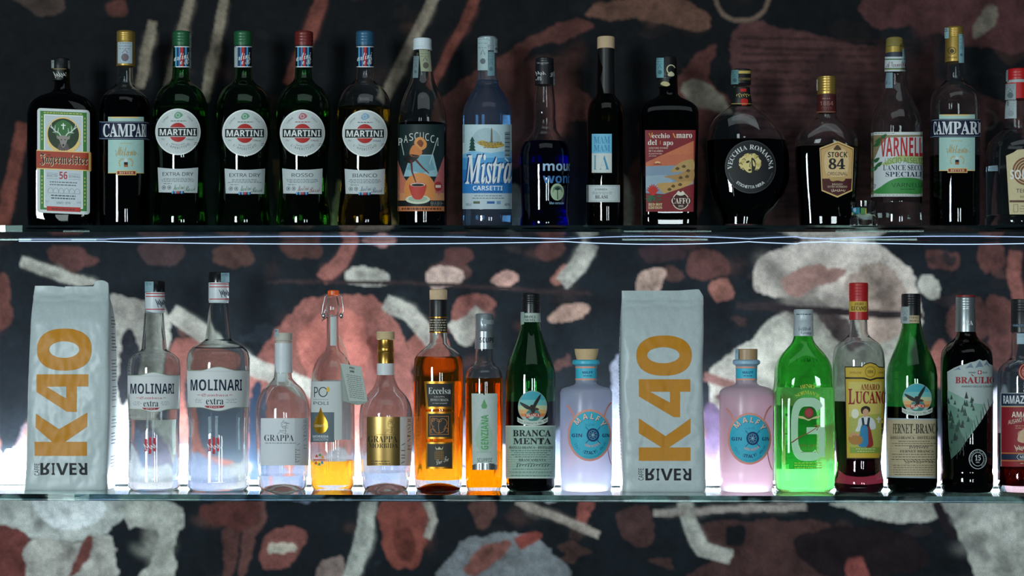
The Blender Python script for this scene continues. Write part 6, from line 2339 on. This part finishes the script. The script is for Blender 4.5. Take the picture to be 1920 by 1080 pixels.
# ---- near-black bottle, mountain label
b = Bottle('near black bottle with silver cap and pale snowy mountain label above a dark forest', 1812.5,
           [(590, 14), (622, 16.8), (628, 18.4), (635, 23), (643, 32.5), (652, 41), (661, 45.6), (672, 47.4), (700, 47.7), (876, 47.2), (881, 46.4), (886, 46.8), (891, 48.5), (910, 48.5), ('b', 44)],
           OLIVE, True, level=660, liquid=tint('alpine_dark', (0.02, 0.015, 0.008)), base=9)
c = b.cap([(553, 16.4), (554, 17.4), (557.5, 17.8)], '#7a2428', 'cap_disc', 0.4, dx=-2)
c = b.cap([(557.7, 17.6)] + ridges(558, 578, 17.9, 4, 0.5) + [(580, 17.4), (583, 18.2), (622, 18.6)], '#9aa3a6', 'cap', 0.33, 0.8, dx=-2)
k = Art(c)
k.text('ERA', 1804, 601, 1824, 609.5, '#dfe4e4', 'serif', 2)
b.put(k, 'cap_print')
a = b.art()
pk = lambda x, y: (1530 + x / 3.723, 640 + y / 3.723)
ridge = [pk(*p) for p in ((920, 212), (965, 185), (1010, 166), (1045, 160), (1080, 146), (1110, 140), (1140, 126), (1165, 136), (1188, 130), (1205, 156), (1234, 172))]
a.poly(ridge + [pk(1232, 420), pk(1150, 560), pk(1060, 680), pk(1000, 770), pk(945, 822), pk(930, 700)], '#a9b6b4', 1)
for p in ((960, 205, 1000, 178, 1012, 200), (1040, 190, 1082, 152, 1100, 186), (1110, 186, 1142, 132, 1168, 178), (1170, 170, 1190, 136, 1212, 182)):
    a.poly([pk(p[0], p[1]), pk(p[2], p[3]), pk(p[4], p[5]), pk((p[0] + p[4]) / 2, p[1] - 8)], '#6f8291', 2)
a.poly([pk(921, 340), pk(1000, 380), pk(1090, 430), pk(1180, 440), pk(1150, 560), pk(1060, 680), pk(945, 822), pk(930, 700)], '#7fa093', 2)
a.poly([pk(923, 430), pk(1010, 480), pk(1100, 560), pk(1060, 680), pk(1000, 770), pk(945, 822), pk(930, 700)], '#5d8272', 3)
a.poly([pk(925, 560), pk(990, 590), pk(1040, 690), pk(1000, 770), pk(945, 822), pk(930, 700)], '#3c5d50', 4)
rnd = random.Random(11)
for i in range(70):
    f = i / 70
    x = rnd.uniform(925, 1170)
    y = 370 + f * 420
    if x > 1160 - (y - 430) * 0.62 or y < 350 + (x - 920) * 0.32:
        continue
    h = rnd.uniform(26, 60)
    w = h * 0.28
    cc = '#2b453c' if rnd.random() < 0.6 else '#1c2f2a'
    for q in range(3):
        a.poly([pk(x, y - h + q * h * 0.22), pk(x - w * (0.5 + 0.25 * q), y - h * 0.45 + q * h * 0.22), pk(x + w * (0.5 + 0.25 * q), y - h * 0.45 + q * h * 0.22)], cc, 5 + (i % 2))
for i in range(14):
    t = i / 13
    x, y = 1225 - t * 240, 400 + t * 380
    a.stroke([pk(x, y + 40), pk(x + rnd.uniform(-20, 20), y - 30)], 1.2, '#1c2522', 7, 0.4)
a.text('BRAULIO', 1792, 706.5, 1862.5, 719, '#9c2630', 'serif', 8, 0.008, wrap=True)
a.stroke([(1821, 702), (1825, 705)], 1.6, '#9c2630', 8)
a.text('AMARO DELLO STELVIO', 1803, 722.6, 1859, 726.4, '#46545c', 'sans', 8, wrap=True)
a.text('BORMIO', 1816, 697, 1829, 700, '#46545c', 'sans', 8)
a.text('ITALIA', 1841, 697, 1850, 700, '#46545c', 'sans', 8)
a.rect(1833, 694.5, 1839.4, 701.5, '#a9343c', 8)
a.rect(1835.4, 695.4, 1837, 700.6, '#d9dcda', 9)
a.rect(1834, 697.2, 1838.4, 698.8, '#d9dcda', 9)
b.put(a, 'front_label')
a = b.art()
a.arc(1833, 861, 16, 18, 0, 360, 1.2, '#b9c2c2', 1, 36)
a.arc(1833, 861, 11, 12.6, 0, 360, 0.9, '#b9c2c2', 1, 30)
a.text('15', 1828, 853, 1838.5, 863.5, '#cfd6d6', 'serif', 2)
a.text('ERBE', 1829.5, 865.5, 1836.5, 868, '#b9c2c2', 'serif', 2)
a.arctext('INTEGRATO DI BOTANICHE', 1833, 861, 12.4, 200, -60, 2.6, '#b9c2c2', 'sans', 2, ry=14)
b.put(a, 'seal_print')

# ---- red label bottle at the picture's edge
b = Bottle('clear bottle with black cap, red label and navy title band at the row end', 1914.5,
           [(606, 14), (624, 17), (664, 17.8), (672, 20), (678, 27), (684, 34), (692, 40), (702, 42.6), (740, 43), (880, 43), (884, 42.4), (889, 43), (908, 43), ('b', 39)],
           CLEAR, True, level=812, liquid=tint('red_amaro', (0.07, 0.012, 0.006)), base=12)
c = b.cap(domed(561, 17.8, 1.5) + ridges(564, 584, 18.2, 4, 0.6) + [(585, 17.9), (623, 18.6)], '#14171b', 'cap', 0.35)
k = Art(c)
k.rect(1895, 607, 1935, 613.5, '#22354a', 1)
k.text('RAMAZZOTTI', 1898, 608.3, 1931, 612, '#8fa6b4', 'sans', 2, 0.01, wrap=True)
b.put(k, 'cap_print')
b.stamp(b.s, 1907, 625, 1925, 645, '#9fb8c4', '#8aa5b4', off=0.0003)
a = b.art()
a.ell(1926, 697, 17, 17.6, '#8e2a26', 1, 36)
a.arc(1926, 697, 14.4, 15, 0, 360, 1, '#cdb9a4', 2, 34)
a.arc(1926, 697, 9.6, 10, 0, 360, 0.8, '#cdb9a4', 2, 30)
a.text('1815', 1918, 693, 1934, 701, '#dcd0c0', 'serif', 2)
b.put(a, 'round_label')
a = b.art()
a.rect(1879.5, 736.5, 1956, 875, '#a9b3b6', 1)
a.rect(1880.2, 737.8, 1956, 761, '#1b2a42', 2)
a.text('RAMAZZOTTI', 1883, 741.5, 1958, 757, '#d9dee0', 'sans', 3, 0.024, wrap=True)
a.rect(1880.2, 762, 1956, 875, '#8a1f28', 2)
a.rect(1880.2, 762, 1956, 763.4, '#b98a4a', 3)
a.text('AMARO', 1897.5, 772, 1943, 782.6, '#dfd6c4', 'sans', 3, 0.024, wrap=True)
a.text('AUSANO', 1891, 785.5, 1916, 793.5, '#dfd6c4', 'sans', 3, 0.008, slope=-0.2)
a.text('RAMAZZOTTI', 1919, 783, 1951, 790, '#dfd6c4', 'sans', 3, 0.008)
a.print_lines(1903, 1940, 798, 802, 2, '#c9a07a', 1, 3, 3)
a.ell(1914, 814, 6, 6.4, '#b98070', 3, 20)
a.blob([(1908, 826), (1914, 808), (1926, 803), (1936, 810), (1938, 826), (1924, 831)], '#c9a98a', 4)
a.scribble(1903, 834, 1925, 846, 1.0, '#d9c9b4', 3, 4, 6)
a.rect(1880.2, 852, 1956, 861.5, '#1b2a42', 3)
a.poly([(1906, 856.7), (1910, 851), (1942, 851), (1946, 856.7), (1942, 862.4), (1910, 862.4)], '#a9b3b6', 4)
a.poly([(1907.4, 856.7), (1911, 852), (1941, 852), (1944.6, 856.7), (1941, 861.4), (1911, 861.4)], '#1b2a42', 5)
a.text('MILANO', 1912, 853.8, 1940, 859.8, '#d9dee0', 'serif', 6)
a.rect(1880.2, 849, 1956, 850.4, '#b98a4a', 4)
a.rect(1880.2, 863.2, 1956, 864.6, '#b98a4a', 4)
a.print_lines(1911, 1940, 868, 868, 1, '#c9a07a', 1.6, 3, 5)
b.put(a, 'front_label')

# the lettering helper object is no part of the place
bpy.data.objects.remove(_to, do_unlink=True)
